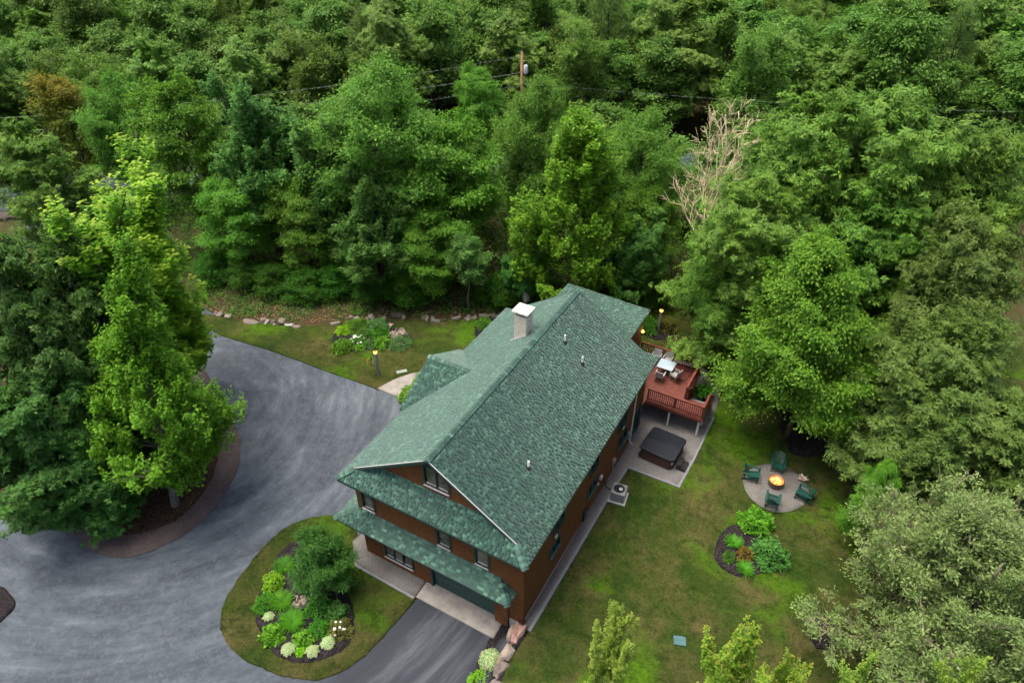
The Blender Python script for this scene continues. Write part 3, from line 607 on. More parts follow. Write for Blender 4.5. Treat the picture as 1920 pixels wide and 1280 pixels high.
# small fittings on the right wall
for y, z, r in ((4.3, 2.9, .13), (13.4, 1.95 + .9, .12), (9.95, 1.2, .1)): part('wall_vent', MB().tube([(XR, y, z), (XR + .06, y, z)], r, 12), M['white_trim'], house)
part('vent_hood', MB().box((XR, 10.15, 1.35), (XR + .1, 10.4, 1.6)), M['white_trim'], house)
part('electric_meter', MB().box((XR, 14.55, .8), (XR + .14, 14.85, 1.35)).tube([(XR + .14, 14.7, 1.15), (XR + .24, 14.7, 1.15)], .1, 12), M['grey_metal'], house)
part('conduit', MB().tube([(XR + .05, 12.3, .1), (XR + .05, 12.3, 1.0)], .05, 8).box((XR, 12.15, .85), (XR + .14, 12.45, 1.15)), M['grey_metal'], house)
part('downspout', MB().tube([(5.38, 15.05, 5.72), (XR + .07, 15.05, 5.1), (XR + .07, 15.05, .15), (XR + .3, 15.05, .05)], .05, 8), M['white_trim'], house)
part('utility_box', MB().box((XR, 7.9, .1), (XR + .12, 8.3, .95)), M['black_metal'], house)

# ---- roofs: solid slopes plus laid shingles
EXP = .132
def clip_row(poly, s):
    us = []
    n = len(poly)
    for i in range(n):
        (u0, s0), (u1, s1) = poly[i], poly[(i + 1) % n]
        if (s0 <= s) != (s1 <= s): us.append(u0 + (u1 - u0) * (s - s0) / (s1 - s0))
    return (min(us), max(us)) if len(us) >= 2 else None
def shingle_tabs(O, U, Sv, poly, rg, tw=(.11, .29)):
    """tabs of a roof plane: corner lists (lower-left, lower-right, upper-right, upper-left, lift)"""
    O, U, Sv = Vector(O), Vector(U).normalized(), Vector(Sv).normalized(); N = U.cross(Sv).normalized()
    if N.z < 0: N = -N
    tabs = []; smin = min(p[1] for p in poly); smax = max(p[1] for p in poly); j = 0; s = smin
    while s < smax - .02:
        s1 = min(s + EXP, smax); a = clip_row(poly, s + .004); b = clip_row(poly, s1 - .004)
        if a and b:
            lo = min(a[0], b[0]); hi = max(a[1], b[1]); u = lo - rg.uniform(0, .2)
            while u < hi:
                w = rg.uniform(*tw); ul, ur = u, u + w
                q = [(max(ul, a[0]), s), (min(ur, a[1]), s), (min(ur, b[1]), s1 + .015), (max(ul, b[0]), s1 + .015)]
                if q[1][0] - q[0][0] > .01 or q[2][0] - q[3][0] > .01:
                    if q[1][0] < q[0][0]: q[0] = q[1] = ((q[0][0] + q[1][0]) / 2, s)
                    if q[2][0] < q[3][0]: q[2] = q[3] = ((q[2][0] + q[3][0]) / 2, s1)
                    th = rg.choice([.006, .011, .017]); tone = rg.random()
                    tabs.append(([O + U * x + Sv * y for x, y in q], N, th, tone))
                u = ur
        s += EXP; j += 1
    return tabs
def lay(tabs, name, parent):
    V, Q, T = [], [], []
    for q, N, th, tone in tabs:
        b = len(V); up = [q[0] + N * (th + .008), q[1] + N * (th + .008), q[2] + N * .006, q[3] + N * .006]
        V += [tuple(v) for v in up] + [tuple(v - N * .004) for v in q]; T += [tone] * 8
        Q += [(b, b + 1, b + 2, b + 3), (b + 4, b + 5, b + 1, b), (b + 5, b + 6, b + 2, b + 1), (b + 7, b + 4, b, b + 3)]
    o = obj(name, np_mesh(name, V, Q, tone=T), M['shingle'], parent); o['kind'] = 'stuff'; return o
rr = random.Random(21)
def slope(pts, t=.12):                           # slab of a roof plane
    return MB().slab(pts, t)
sl_len = sqrt(HH * HH + (HR - HE) ** 2); k = sl_len / HH
main_roof = part('main_roof', MB().slab([(HH, 0, HE), (HH, LL, HE), (HH - INS, LL - DD, ZR), (0, LL - DD, HR), (0, DD, HR), (HH - INS, DD, ZR)], .13).slab([(-HH, LL, HE), (-HH, 0, HE), (-HH + INS, DD, ZR), (0, DD, HR), (0, LL - DD, HR), (-HH + INS, LL - DD, ZR)], .13), M['shingle'], house)
Pm = [(0, 0), (LL, 0), (LL - DD, INS * k), (LL - DD, sl_len), (DD, sl_len), (DD, INS * k)]
tabs = shingle_tabs((HH, 0, HE), (0, 1, 0), (-HH, 0, HR - HE), Pm, rr) + shingle_tabs((-HH, 0, HE), (0, 1, 0), (HH, 0, HR - HE), Pm, rr)
lay(tabs, 'shingle_field', main_roof)
# skirt roofs at both gables
skz = lambda y: HE + (ZR - HE) / DD * y
def skirt(y0, sg):
    yw = 1.12; zw = skz(yw); x1 = HH - INS * yw / DD
    P = [(-HH, y0, HE), (HH, y0, HE), (x1, y0 + sg * yw, zw), (-x1, y0 + sg * yw, zw)]
    o = part('skirt_roof', MB().slab(P, .1), M['shingle'], house); sv = Vector((0, sg * yw, zw - HE)); ln = sv.length
    lay(shingle_tabs((-HH, y0, HE), (1, 0, 0), sv, [(0, 0), (2 * HH, 0), (HH + x1, ln), (HH - x1, ln)], rr), 'shingle_field', o); return o
sk = skirt(0, 1); skirt(LL, -1)
# trims
for sx_ in (-1, 1):
    for yy in (DD, LL - DD):
        part('rake_trim', MB().bar((0, yy, HR + .01), (sx_ * (HH - INS + .02), yy, ZR + .01), .035, .035), M['white_trim' if yy < 5 else 'green_trim'], house)
        part('rake_board', MB().bar((0, yy + (.05 if yy < 5 else -.05), HR - .16), (sx_ * (HH - INS - .25), yy + (.05 if yy < 5 else -.05), ZR + .0), .06, .16), M['green_trim'], house)
part('fascia', MB().box((HH - .08, .05, HE - .24), (HH - .03, LL - .05, HE - .06)).box((-HH + .03, .05, HE - .24), (-HH + .08, LL - .05, HE - .06)).box((-HH + .08, .03, HE - .24), (HH - .08, .08, HE - .05)).box((-HH + .08, LL - .08, HE - .24), (HH - .08, LL - .03, HE - .05)), M['green_trim'], house)
part('soffit', MB().box((-HH + .08, .08, HE - .2), (HH - .08, 1.1, HE - .17)).box((XR, 1.1, HE - .2), (HH - .08, LL - .1, HE - .17)).box((-HH + .08, 1.1, HE - .2), (XL, LL - .1, HE - .17)), M['soffit'], house)
# lower pent roof: front run, right return, left run
ZE, YE, ZW = 2.22, 0.0, 2.80
XPL, XPR, XW = -6.2, 4.5, 3.55
pent = part('pent_roof', MB().slab([(XPL, YE, ZE), (XPR, YE, ZE), (XW, YF, ZW), (XL, YF, ZW)], .1).slab([(XPR, YE, ZE), (XPR, YF, ZE), (XW, YF, ZW)], .1).slab([(XPL, 6.2, ZE), (XPL, YE, ZE), (XL, YF, ZW), (XL, 6.2, ZW)], .1), M['shingle'], house)
sv = Vector((0, YF - YE, ZW - ZE)); ln = sv.length
front = shingle_tabs((XPL, YE, ZE), (1, 0, 0), sv, [(0, 0), (XPR - XPL, 0), (XW - XPL, ln), (XL - XPL, ln)], rr, (.12, .30))
svr = Vector((XW - XPR, 0, ZW - ZE)); svl = Vector((XL - XPL, 0, ZW - ZE))
rest = shingle_tabs((XPR, YE, ZE), (0, 1, 0), svr, [(0, 0), (YF - YE, 0), (YF - YE, svr.length)], rr) + shingle_tabs((XPL, YE, ZE), (0, 1, 0), svl, [(0, 0), (6.2, 0), (6.2, svl.length), (YF, svl.length)], rr)
front.sort(key=lambda t: (t[0][0] - CAM).length)
one = [t for t in front if (t[0][1] - t[0][0]).length > .12 and (t[0][2] - t[0][3]).length > .12][:300]; ids = set(id(t) for t in one)
lay([t for t in front if id(t) not in ids] + rest, 'shingle_field', pent)
for q4, N, th, tone in one:
    o0 = q4[0]; up = [q4[0] + N * (th + .008), q4[1] + N * (th + .008), q4[2] + N * .006, q4[3] + N * .006] + [v - N * .004 for v in q4]
    me = bpy.data.meshes.new('shingle'); me.from_pydata([tuple(v - o0) for v in up], [], [(0, 1, 2, 3), (4, 5, 1, 0), (5, 6, 2, 1), (7, 4, 0, 3)]); o = obj('shingle', me, M['shingle_one'], pent); o.location = o0
part('pent_fascia', MB().box((XPL + .03, YE + .03, ZE - .2), (XPR - .03, YE + .07, ZE - .05)).box((XPR - .07, YE + .07, ZE - .2), (XPR - .03, YF, ZE - .05)).box((XPL + .03, YE + .07, ZE - .2), (XPL + .07, 6.2, ZE - .05)).box((XPL + .08, YE + .08, ZE - .16), (XPR - .08, YF, ZE - .13)), M['green_trim'], house)
# entrance cross gable on the left slope
YP, ZP, XP, HW = 8.75, 7.42, -5.66, 3.08
xr = -(HR - ZP) / SL; xe = -HH
porch = part('porch_roof', MB().slab([(XP, YP - HW, HE), (XP, YP, ZP), (xr, YP, ZP), (xe, YP - HW, HE)][::-1], .1).slab([(XP, YP, ZP), (XP, YP + HW, HE), (xe, YP + HW, HE), (xr, YP, ZP)][::-1], .1), M['shingle'], house)
for sg in (-1, 1):
    sv = Vector((0, -sg * HW, ZP - HE)); ln = sv.length
    lay(shingle_tabs((XP, YP + sg * HW, HE + .01), (1, 0, 0), sv, [(0, 0), (xe - XP + .02, 0), (xr - XP, ln), (0, ln)], rr), 'shingle_field', porch)
wall_part('porch_gable', MB().add([(x, y, z) for x in (-5.5, -5.3) for y, z in ((YP - HW + .35, 5.5), (YP + HW - .35, 5.5), (YP + HW - .35, HE + .05), (YP, ZP - .14), (YP - HW + .35, HE + .05))], [(0, 1, 2, 3, 4), (9, 8, 7, 6, 5)] + [(i, (i + 1) % 5, 5 + (i + 1) % 5, 5 + i) for i in range(5)]))
# low back wing beside the deck
wing = part('wing_roof', MB().slab([(-3.28, 16.0, 5.50), (2.95, 16.0, 5.28), (2.95, 22.5, 5.28), (-3.28, 22.5, 5.50)], .14), M['shingle'], house)
lay(shingle_tabs((2.95, 16.0, 5.285), (0, 1, 0), (-6.23, 0, .22), [(0, 0), (6.5, 0), (6.5, 6.23), (0, 6.23)], rr), 'shingle_field', wing)
wall_part('wing_wall', MB().box((-2.95, 17.0, -.1), (2.66, 22.2, 5.2)))
# ridge and hip caps
cap = bpy.data.meshes.new('ridge_cap'); cap.from_pydata([(-.17, -.1, -.07), (0, -.1, .04), (.17, -.1, -.07), (-.17, .1, -.10), (0, .1, .005), (.17, .1, -.10), (-.17, -.1, -.115), (0, -.1, 0), (.17, -.1, -.115)], [], [(0, 1, 4, 3), (1, 2, 5, 4), (6, 7, 1, 0), (7, 8, 2, 1)])
def caps(p, q, parent):
    p, q = Vector(p), Vector(q); d = q - p; n = int(d.length / .15); rz = atan2(d.y, d.x) - pi / 2; rx = atan2(d.z, sqrt(d.x ** 2 + d.y ** 2))
    for i in range(n):
        o = obj('ridge_cap', cap, M['shingle_one'], parent); o.location = p + d * ((i + .5) / n) + Vector((0, 0, .06)); o.rotation_euler = (rx, rr.gauss(0, .02), rz)
caps((0, DD - .02, HR), (0, LL - DD, HR), main_roof)
caps((HH, 0, HE), (HH - INS * .95, DD * .95, ZR), main_roof); caps((-HH, 0, HE), (-HH + INS * .95, DD * .95, ZR), main_roof)
caps((XPR, YE, ZE), (XW, YF, ZW), pent); caps((XPL, YE, ZE), (XL, YF, ZW), pent); caps((XP, YP, ZP), (xr - .05, YP, ZP), porch)
# chimney of pale stones
ch = part('chimney', MB().box((-1.68, 11.68, 7.2), (-.93, 12.38, 9.85)), M['mortar'], house)
stone_me = [MB().box((-.5, -.5, -.5), (.5, .5, .5)).mesh('stone') for _ in range(1)][0]
bm = bmesh.new(); bm.from_mesh(stone_me); bmesh.ops.bevel(bm, geom=bm.edges[:], offset=.09, segments=1, affect='EDGES'); bm.to_mesh(stone_me); bm.free(); stone_me.materials.append(M['stone_pale'])
z = 7.9
while z < 9.8:
    hh_ = rr.uniform(.17, .27); hh_ = min(hh_, 9.86 - z)
    for face in range(4):
        w_ = .75 if face % 2 == 0 else .70; a = 0
        while a < w_ - .04:
            b = min(w_, a + rr.uniform(.2, .42));
            if w_ - b < .12: b = w_
            m_ = (a + b) / 2; o = obj('stone', stone_me, None, ch); d_ = .05 + rr.uniform(0, .03)
            o.location = [(-1.68 + m_, 11.68, z + hh_ / 2), (-.93, 11.68 + m_, z + hh_ / 2), (-1.68 + m_, 12.38, z + hh_ / 2), (-1.68, 11.68 + m_, z + hh_ / 2)][face]
            o.scale = (b - a - .015, d_, hh_ - .015) if face % 2 == 0 else (d_, b - a - .015, hh_ - .015); a = b
    z += hh_
for x in (-1.62, -.99):
    for y in (11.74, 12.32): part('cap_leg', MB().box((x - .05, y - .05, 9.85), (x + .05, y + .05, 10.1)), M['mortar'], ch)
part('flue_opening', MB().box((-1.5, 11.85, 9.85), (-1.1, 12.2, 9.98)), M['rust_metal'], ch)
part('cap_slab', MB().box((-1.82, 11.55, 10.1), (-.80, 12.5, 10.2)), M['cap_stone'], ch, bevel=.02)
part('chimney_flashing', MB().bar((-1.74, 11.60, 8.14), (-.9, 11.60, 8.72), .06, .12).bar((-1.95, 11.64, 8.03), (-1.66, 11.64, 8.22), .1, .03), M['white_trim'], ch)
part('flue_pipe', MB().lathe([(.07, 0), (.07, 2.0), (.16, 2.02), (.2, 2.1), (.2, 2.35), (.12, 2.45), (.03, 2.6)], 12, (-1.55, 12.75, 8.2)), M['black_metal'], house)
for x, y, h_ in ((1.15, 12.4, .5), (2.42, 12.1, .5), (3.25, 4.2, .45)):
    zr = HR - SL * x; v = part('vent_pipe', MB().tube([(x, y, zr - .05), (x, y, zr + h_)], .055, 10), M['white_pvc'], house); part('pipe_boot', MB().lathe([(.16, -.08), (.12, .05), (.07, .12)], 10, (x, y, zr)), M['black_plastic'], v)

# ------------------------------------------------------------------ deck
ZD = 1.7
deck = thing('deck', 'red stained wooden deck with railing and stairs behind the house', 'deck', (0, 0, 0))
OUT = [(4.89, 17.7), (8.6, 17.7), (8.6, 19.05), (7.1, 19.05), (7.1, 22.3), (2.68, 22.3), (2.68, 17.05), (4.89, 17.05)]
y = 17.08
while y < 22.28:
    x1 = 8.58 if 17.7 < y + .07 < 19.05 else 7.08; x0 = 2.70
    if y < 17.7: x1 = 4.86
    if y + .136 > 17.7 and y < 17.7: y = 17.72; continue
    if x1 - x0 > .2: part('deck_board', MB().box((x0, y, ZD - .035), (x1, y + .134, ZD + rr.uniform(-.003, .003))), M['deck_red'], deck)
    y += .14
part('joist_frame', MB().box((2.70, 17.72, ZD - .24), (7.06, 22.26, ZD - .04)).box((7.06, 17.72, ZD - .24), (8.56, 19.03, ZD - .04)), M['rail_red'], deck)
part('fascia_board', MB().box((4.7, 17.66, ZD - .3), (8.62, 17.70, ZD + .02)).box((8.60, 17.70, ZD - .3), (8.64, 19.05, ZD + .02)).box((7.10, 19.1, ZD - .3), (7.14, 22.32, ZD + .02)).box((2.7, 22.30, ZD - .3), (7.10, 22.34, ZD + .02)), M['rail_red'], deck)
part('trim_rail', MB().box((4.7, 17.62, ZD - .12), (8.66, 17.66, ZD - .06)), M['rail_red'], deck)
def railing(a, b, z0, z1, ends=(1, 1), gap=.13):
    a, b = Vector((*a, z0)), Vector((*b, z1)); d = b - a; n = max(2, int(Vector((d.x, d.y)).length / gap)); up = Vector((0, 0, 1))
    part('top_rail', MB().bar(a + up * .95, b + up * .95, .13, .045), M['rail_red'], deck)
    part('hand_board', MB().bar(a + up * .88, b + up * .88, .04, .09), M['rail_red'], deck)
    part('bottom_rail', MB().bar(a + up * .12, b + up * .12, .04, .09), M['rail_red'], deck)
    for e, p in zip(ends, (a, b)):
        if e: part('rail_post', MB().box((p.x - .05, p.y - .05, p.z - .2), (p.x + .05, p.y + .05, p.z + .985)), M['rail_red'], deck)
    if d.length > 3.2:
        m_ = a + d * .5; part('rail_post', MB().box((m_.x - .045, m_.y - .045, m_.z - .1), (m_.x + .045, m_.y + .045, m_.z + .92)), M['rail_red'], deck)
    for i in range(1, n):
        p = a + d * (i / n); part('baluster', MB().box((p.x - .022, p.y - .022, p.z + .08), (p.x + .022, p.y + .022, p.z + .9)), M['rail_red'], deck)
railing((4.95, 17.76), (8.55, 17.76), ZD, ZD); railing((8.55, 17.80), (8.55, 19.0), ZD, ZD, (0, 1)); railing((7.05, 19.1), (7.05, 22.24), ZD, ZD); railing((2.78, 22.25), (7.0, 22.25), ZD, ZD, (1, 0))
for i in range(7):                               # stairs down to the patio
    y0 = 19.08 + i * .27; z0 = ZD - (i + 1) * .2
    if z0 > .1: part('stair_tread', MB().box((7.2, y0, z0 - .05), (8.5, y0 + .3, z0)), M['deck_red'] if i < 2 else M['post_grey'], deck)
part('stringer', MB().bar((7.18, 19.05, ZD - .2), (7.18, 21.0, .15), .05, .26).bar((8.52, 19.05, ZD - .2), (8.52, 21.0, .15), .05, .26), M['rail_red'], deck)
railing((8.52, 19.1), (8.52, 20.4), ZD - .05, ZD - 1.0, (0, 1)); railing((7.2, 19.15), (7.2, 20.3), ZD - .05, ZD - .9, (0, 1))
for x, y in ((6.5, 17.85), (8.45, 17.85), (8.45, 18.95), (6.95, 22.1), (4.9, 22.1)): part('support_post', MB().box((x - .06, y - .06, .05), (x + .06, y + .06, ZD - .2)), M['white_trim'], deck)

# ------------------------------------------------------------------ patio furniture
def wicker_chair(label, x, y, rz):
    t = thing('patio_chair', label, 'chair', (x, y, ZD), rz, 'wicker chairs round the deck table')
    part('seat', MB().box((-.27, -.27, .38), (.27, .27, .46)), M['wicker'], t, bevel=.02)
    part('backrest', MB().add([(-.27, -.27, .45), (.27, -.27, .45), (.27, -.21, .45), (-.27, -.21, .45), (-.27, -.36, .92), (.27, -.36, .92), (.27, -.31, .92), (-.27, -.31, .92)], [(0, 1, 2, 3), (4, 5, 6, 7), (0, 1, 5, 4), (1, 2, 6, 5), (2, 3, 7, 6), (3, 0, 4, 7)]), M['wicker'], t)
    for s_ in (-1, 1):
        part('arm', MB().box((s_ * .29 - .035, -.28, .62), (s_ * .29 + .035, .26, .66)), M['wicker'], t)
        part('arm_post', MB().box((s_ * .29 - .025, .2, .4), (s_ * .29 + .025, .25, .62)), M['wicker'], t)
        for f_ in (-1, 1): part('leg', MB().box((s_ * .25 - .025, f_ * .24 - .025, .012), (s_ * .25 + .025, f_ * .24 + .025, .38)), M['chair_wood'], t)
        part('stretcher', MB().box((s_ * .25 - .015, -.22, .14), (s_ * .25 + .015, .22, .18)), M['chair_wood'], t)
    part('stretcher', MB().box((-.23, -.25, .14), (.23, -.22, .18)), M['chair_wood'], t)
t = thing('patio_table', 'small pale square table on the red deck', 'table', (5.05, 20.95, ZD), 0)
part('tabletop', MB().box((-.55, -.52, .72), (.55, .52, .75)), M['table_glass'], t, bevel=.01)
for a in (-1, 1):
    for b in (-1, 1): part('leg', MB().box((a * .42 - .025, b * .39 - .025, .012), (a * .42 + .025, b * .39 + .025, .72)), M['grey_metal'], t)
part('apron_frame', MB().box((-.44, -.41, .66), (.44, -.38, .718)).box((-.44, .38, .66), (.44, .41, .718)).box((-.44, -.38, .66), (-.41, .38, .718)).box((.41, -.38, .66), (.44, .38, .718)), M['grey_metal'], t)
wicker_chair('grey wicker chair behind the deck table by the back railing, nearer the roof', 4.05, 21.75, pi)
wicker_chair('grey wicker chair behind the deck table, against the back railing', 4.85, 21.9, pi - .1)
wicker_chair('grey wicker chair in front of the deck table with its back to the camera', 4.95, 20.0, .05)
wicker_chair('grey wicker chair at the right side of the deck table', 5.85, 20.55, pi / 2 - .35)

def rrect(hx, hy, r, n=6):
    P = []
    for cx_, cy_, a0 in ((hx - r, hy - r, 0), (-hx + r, hy - r, pi / 2), (-hx + r, -hy + r, pi), (hx - r, -hy + r, 1.5 * pi)):
        for i in range(n + 1): a = a0 + pi / 2 * i / n; P.append((cx_ + r * cos(a), cy_ + r * sin(a)))
    return P
t = thing('hot_tub', 'square hot tub with brown cabinet under a folded black cover', 'hot tub', (7.05, 15.2, .075), radians(-4))
part('cabinet', MB().slab([(x_, y_, .80) for x_, y_ in rrect(1.06, 1.06, .26)], .77), M['tub_side'], t, bevel=.02)
part('base_rim', MB().slab([(x_, y_, .07) for x_, y_ in rrect(1.08, 1.08, .27)], .07), M['black_plastic'], t)
for i in range(4): part('cabinet_band', MB().box((-.9, -1.062, .16 + i * .15), (.9, -1.04, .17 + i * .15)).box((1.04, -.9, .16 + i * .15), (1.062, .9, .17 + i * .15)), M['black_plastic'], t)
for s_ in (-1, 1):
    P = [(x_, y_) for x_, y_ in rrect(1.15, 1.15, .30) if y_ * s_ > 0]; P = sorted(P, key=lambda c: atan2(c[1] * s_, c[0])); P = [(1.15, .008 * s_)] + P + [(-1.15, .008 * s_)]
    part('cover_half', MB().slab([(x_, y_, .955 - .05 * abs(y_)) for x_, y_ in P], .15), M['tub_cover'], t, bevel=.035)
for a in (-1, 1):
    for b in (-1, 1): part('corner_trim', MB().tube([(a * 1.0, b * 1.09, .62), (a * 1.06, b * 1.06, .62), (a * 1.09, b * 1.0, .62)], .035, 8), M['grey_metal'], t)
part('cover_lifter', MB().tube([(-.98, -1.12, .3), (-.98, -1.12, .86), (-1.14, -1.1, .95)], .03, 8).box((-1.1, -1.14, .15), (-.85, -1.06, .5)), M['black_plastic'], t)
t = thing('tub_steps', 'black slatted steps beside the hot tub', 'steps', (8.55, 14.75, .075), 0)
for i in range(4): part('step_slat', MB().box((-.28 + i * .07, -.38, .36), (-.225 + i * .07, .38, .40)), M['black_plastic'], t)
for i in range(4): part('step_slat', MB().box((.0 + i * .07, -.38, .17), (.055 + i * .07, .38, .21)), M['black_plastic'], t)
for s_ in (-1, 1): part('side_panel', MB().box((-.29, s_ * .37 - .025, .0), (-.01, s_ * .37 + .025, .358)).box((-.01, s_ * .37 - .025, .0), (.28, s_ * .37 + .025, .168)), M['black_plastic'], t)

t = thing('air_conditioner', 'grey air conditioner unit on the gravel strip by the right wall', 'air conditioner', (6.0, 10.55, .06), radians(8))
part('pad', MB().box((-.52, -.52, -.04), (.52, .52, .05)), M['foundation'], t)
part('cabinet', MB().box((-.42, -.42, .05), (.42, .42, .78)), M['grey_metal'], t, bevel=.03)
for i in range(7): part('louvre', MB().box((-.38, -.432, .14 + i * .085), (.38, -.415, .165 + i * .085)).box((.415, -.38, .14 + i * .085), (.432, .38, .165 + i * .085)), M['post_grey'], t)
part('fan_well', MB().lathe([(.33, .782), (.33, .79), (.28, .788), (.05, .786)], 24), M['black_metal'], t)
part('fan_hub', MB().lathe([(.11, .788), (.11, .82), (.06, .835)], 16, (.1, -.02, 0)), M['white_trim'], t)
for i in range(5): part('guard_ring', MB().tube([((.08 + i * .06) * cos(a), (.08 + i * .06) * sin(a), .80) for a in np.linspace(0, 2 * pi, 21)], .006, 4, False), M['black_metal'], t)
o = obj('refrigerant_hose', MB().tube([(4.92, 11.0, .5), (5.0, 11.0, .12), (5.2, 10.9, .1), (5.6, 10.7, .25)], .035, 8).mesh('refrigerant_hose'), M['black_plastic']); tag(o, 'black hose running from the wall to the air conditioner', 'hose')

# fire pit and chairs
t = thing('fire_pit', 'round rusted steel fire pit with a burning fire', 'fire pit', (13.88, 16.1, .075))
part('drum', MB().lathe([(.40, 0), (.43, .05), (.43, .42), (.45, .45), (.41, .46), (.40, .30), (.05, .28)], 28), M['rust_metal'], t, True)
part('ember_bed', MB().lathe([(.39, .30), (.3, .35), (.12, .37), (.01, .37)], 20), M['ember'], t)
for i in range(7):
    a = i * 2.4; r0 = .05 + .22 * rr.random(); hh_ = rr.uniform(.14, .30)
    part('flame', MB().lathe([(.05, 0), (.085, .06), (.065, hh_ * .5), (.025, hh_ * .85), (.003, hh_)], 8, (r0 * cos(a), r0 * sin(a), .35)), M['flame'], t, True)
for i in range(4):
    a = i * .9; part('burning_log', MB().tube([(-.3 * cos(a), -.3 * sin(a), .36 + i * .02), (.3 * cos(a), .3 * sin(a), .40 + i * .02)], .045, 7), M['log'], t)
fl = bpy.data.lights.new('fire_light', 'POINT'); fl.energy = 16; fl.color = (1, .5, .18); fl.shadow_soft_size = .25; fo = bpy.data.objects.new('fire_light', fl); C.objects.link(fo); fo.parent = t; fo.location = (0, 0, .75)

def adirondack(label, x, y, rz):
    t = thing('lawn_chair', label, 'chair', (x, y, .075), rz, 'green chairs round the fire pit'); g_ = M['chair_green']
    for i in range(5):
        xx = -.24 + i * .12; hh_ = .98 - .05 * abs(i - 2) ** 1.5
        part('back_slat', MB().bar((xx, -.28, .28), (xx * 1.12, -.62, hh_), .105, .025, (0, -.4, 1)), g_, t)
    for i in range(5): part('seat_slat', MB().bar((-.29, .30 - i * .125, .40 - i * .03), (.29, .30 - i * .125, .40 - i * .03), .11, .025), g_, t)
    part('back_brace', MB().bar((-.34, -.49, .60), (.34, -.49, .60), .06, .03), g_, t)
    for s_ in (-1, 1):
        part('arm', MB().box((s_ * .36 - .07, -.55, .59), (s_ * .36 + .07, .36, .62)), g_, t)
        part('leg', MB().box((s_ * .33 - .018, .24, .0), (s_ * .33 + .018, .34, .59)), g_, t)
        part('rear_leg', MB().bar((s_ * .31, .32, .36), (s_ * .31, -.62, .05), .03, .12), g_, t)
        part('arm_post', MB().box((s_ * .33 - .018, -.5, .16), (s_ * .33 + .018, -.42, .59)), g_, t)
    part('front_apron', MB().box((-.31, .32, .28), (.31, .345, .39)), g_, t)
def face(x, y): return atan2(16.1 - y, 13.88 - x) - pi / 2
for lb, x, y in (('green slatted chair left of the fire pit', 12.55, 15.95), ('green slatted chair behind the fire pit', 13.68, 17.45), ('green slatted chair right of the fire pit beside the firewood', 15.45, 15.9), ('green slatted chair in front of the fire pit with its back to the camera', 14.0, 14.55)): adirondack(lb, x, y, face(x, y))
t = thing('firewood_pile', 'small pile of split firewood at the edge of the fire circle', 'firewood', (15.25, 17.3, .075))
for i in range(9):
    a = rr.uniform(0, pi); x_, y_, z_ = rr.uniform(-.18, .18), rr.uniform(-.15, .15), .06 + .07 * (i // 3)
    part('log', MB().tube([(x_ - .2 * cos(a), y_ - .2 * sin(a), z_), (x_ + .2 * cos(a), y_ + .2 * sin(a), z_ + .02)], .055, 6), M['log'] if i % 3 else M['white_trim'], t)

# lamps
def lamp_post(label, x, y, h_, w=.17):
    t = thing('lamp_post', label, 'lamp', (x, y, .0))
    part('post', MB().box((-w / 2, -w / 2, 0), (w / 2, w / 2, h_)), M['post_grey'], t, bevel=.015)
    part('lantern_base', MB().lathe([(.1, 0), (.12, .03), (.06, .06)], 12, (0, 0, h_)), M['black_metal'], t)
    part('globe', MB().lathe([(.05, 0), (.11, .05), (.13, .13), (.11, .21), (.04, .26), (.005, .27)], 14, (0, 0, h_ + .06)), M['lamp'], t, True)
    part('lantern_cap', MB().lathe([(.09, 0), (.05, .05), (.01, .09)], 12, (0, 0, h_ + .31)), M['black_metal'], t)
    l = bpy.data.lights.new('lamp_light', 'POINT'); l.energy = 14; l.color = (1, .66, .3); l.shadow_soft_size = .15; lo = bpy.data.objects.new('lamp_light', l); C.objects.link(lo); lo.parent = t; lo.location = (0, 0, h_ + .55)
    return t
lamp_post('grey lamp post with lit globe on the lawn below the flower bed', -13.33, 12.53, 1.95)
lamp_post('grey lamp post with lit globe in the round bed behind the deck', 2.44, 27.4, 1.95)
t = thing('wall_lamp', 'lit lamp on the dark wing corner above the deck railing', 'lamp', (2.72, 22.12, 3.5)); part('bracket', MB().box((-.06, -.03, -.05), (.04, .03, .03)), M['black_metal'], t); part('globe', MB().lathe([(.03, .03), (.09, .08), (.1, .16), (.06, .24), (.005, .26)], 12, (.02, 0, 0)), M['lamp'], t, True)
l = bpy.data.lights.new('lamp_light', 'POINT'); l.energy = 6; l.color = (1, .66, .3); l.shadow_soft_size = .12; lo = bpy.data.objects.new('lamp_light', l); C.objects.link(lo); lo.parent = t; lo.location = (.25, .15, .15)

# small things on the grass
o = obj('ground_box', MB().box((-.3, -.24, 0), (.3, .24, .07)).mesh('ground_box'), M['teal_plastic'], bevel=.02); o.location = (12.03, 3.72, .04); o.rotation_euler = (0, 0, .35); tag(o, 'pale teal utility box lid lying in the lawn', 'utility lid')
o = obj('stone_slab', MB().box((-.38, -.16, 0), (.38, .16, .06)).mesh('stone_slab'), M['pale_stone'], bevel=.015); o.location = (-12.1, 13.65, .05); o.rotation_euler = (0, 0, .85); tag(o, 'pale flat slab lying in the grass near the walkway', 'slab')
t = thing('planter', 'round black planter with greenery beside the deck stairs', 'planter', (7.75, 21.6, .07)); part('pot', MB().lathe([(.38, 0), (.52, .5), (.56, .54), (.48, .55), (.44, .42), (.02, .42)], 20), M['black_plastic'], t, True)
PLANTER = t
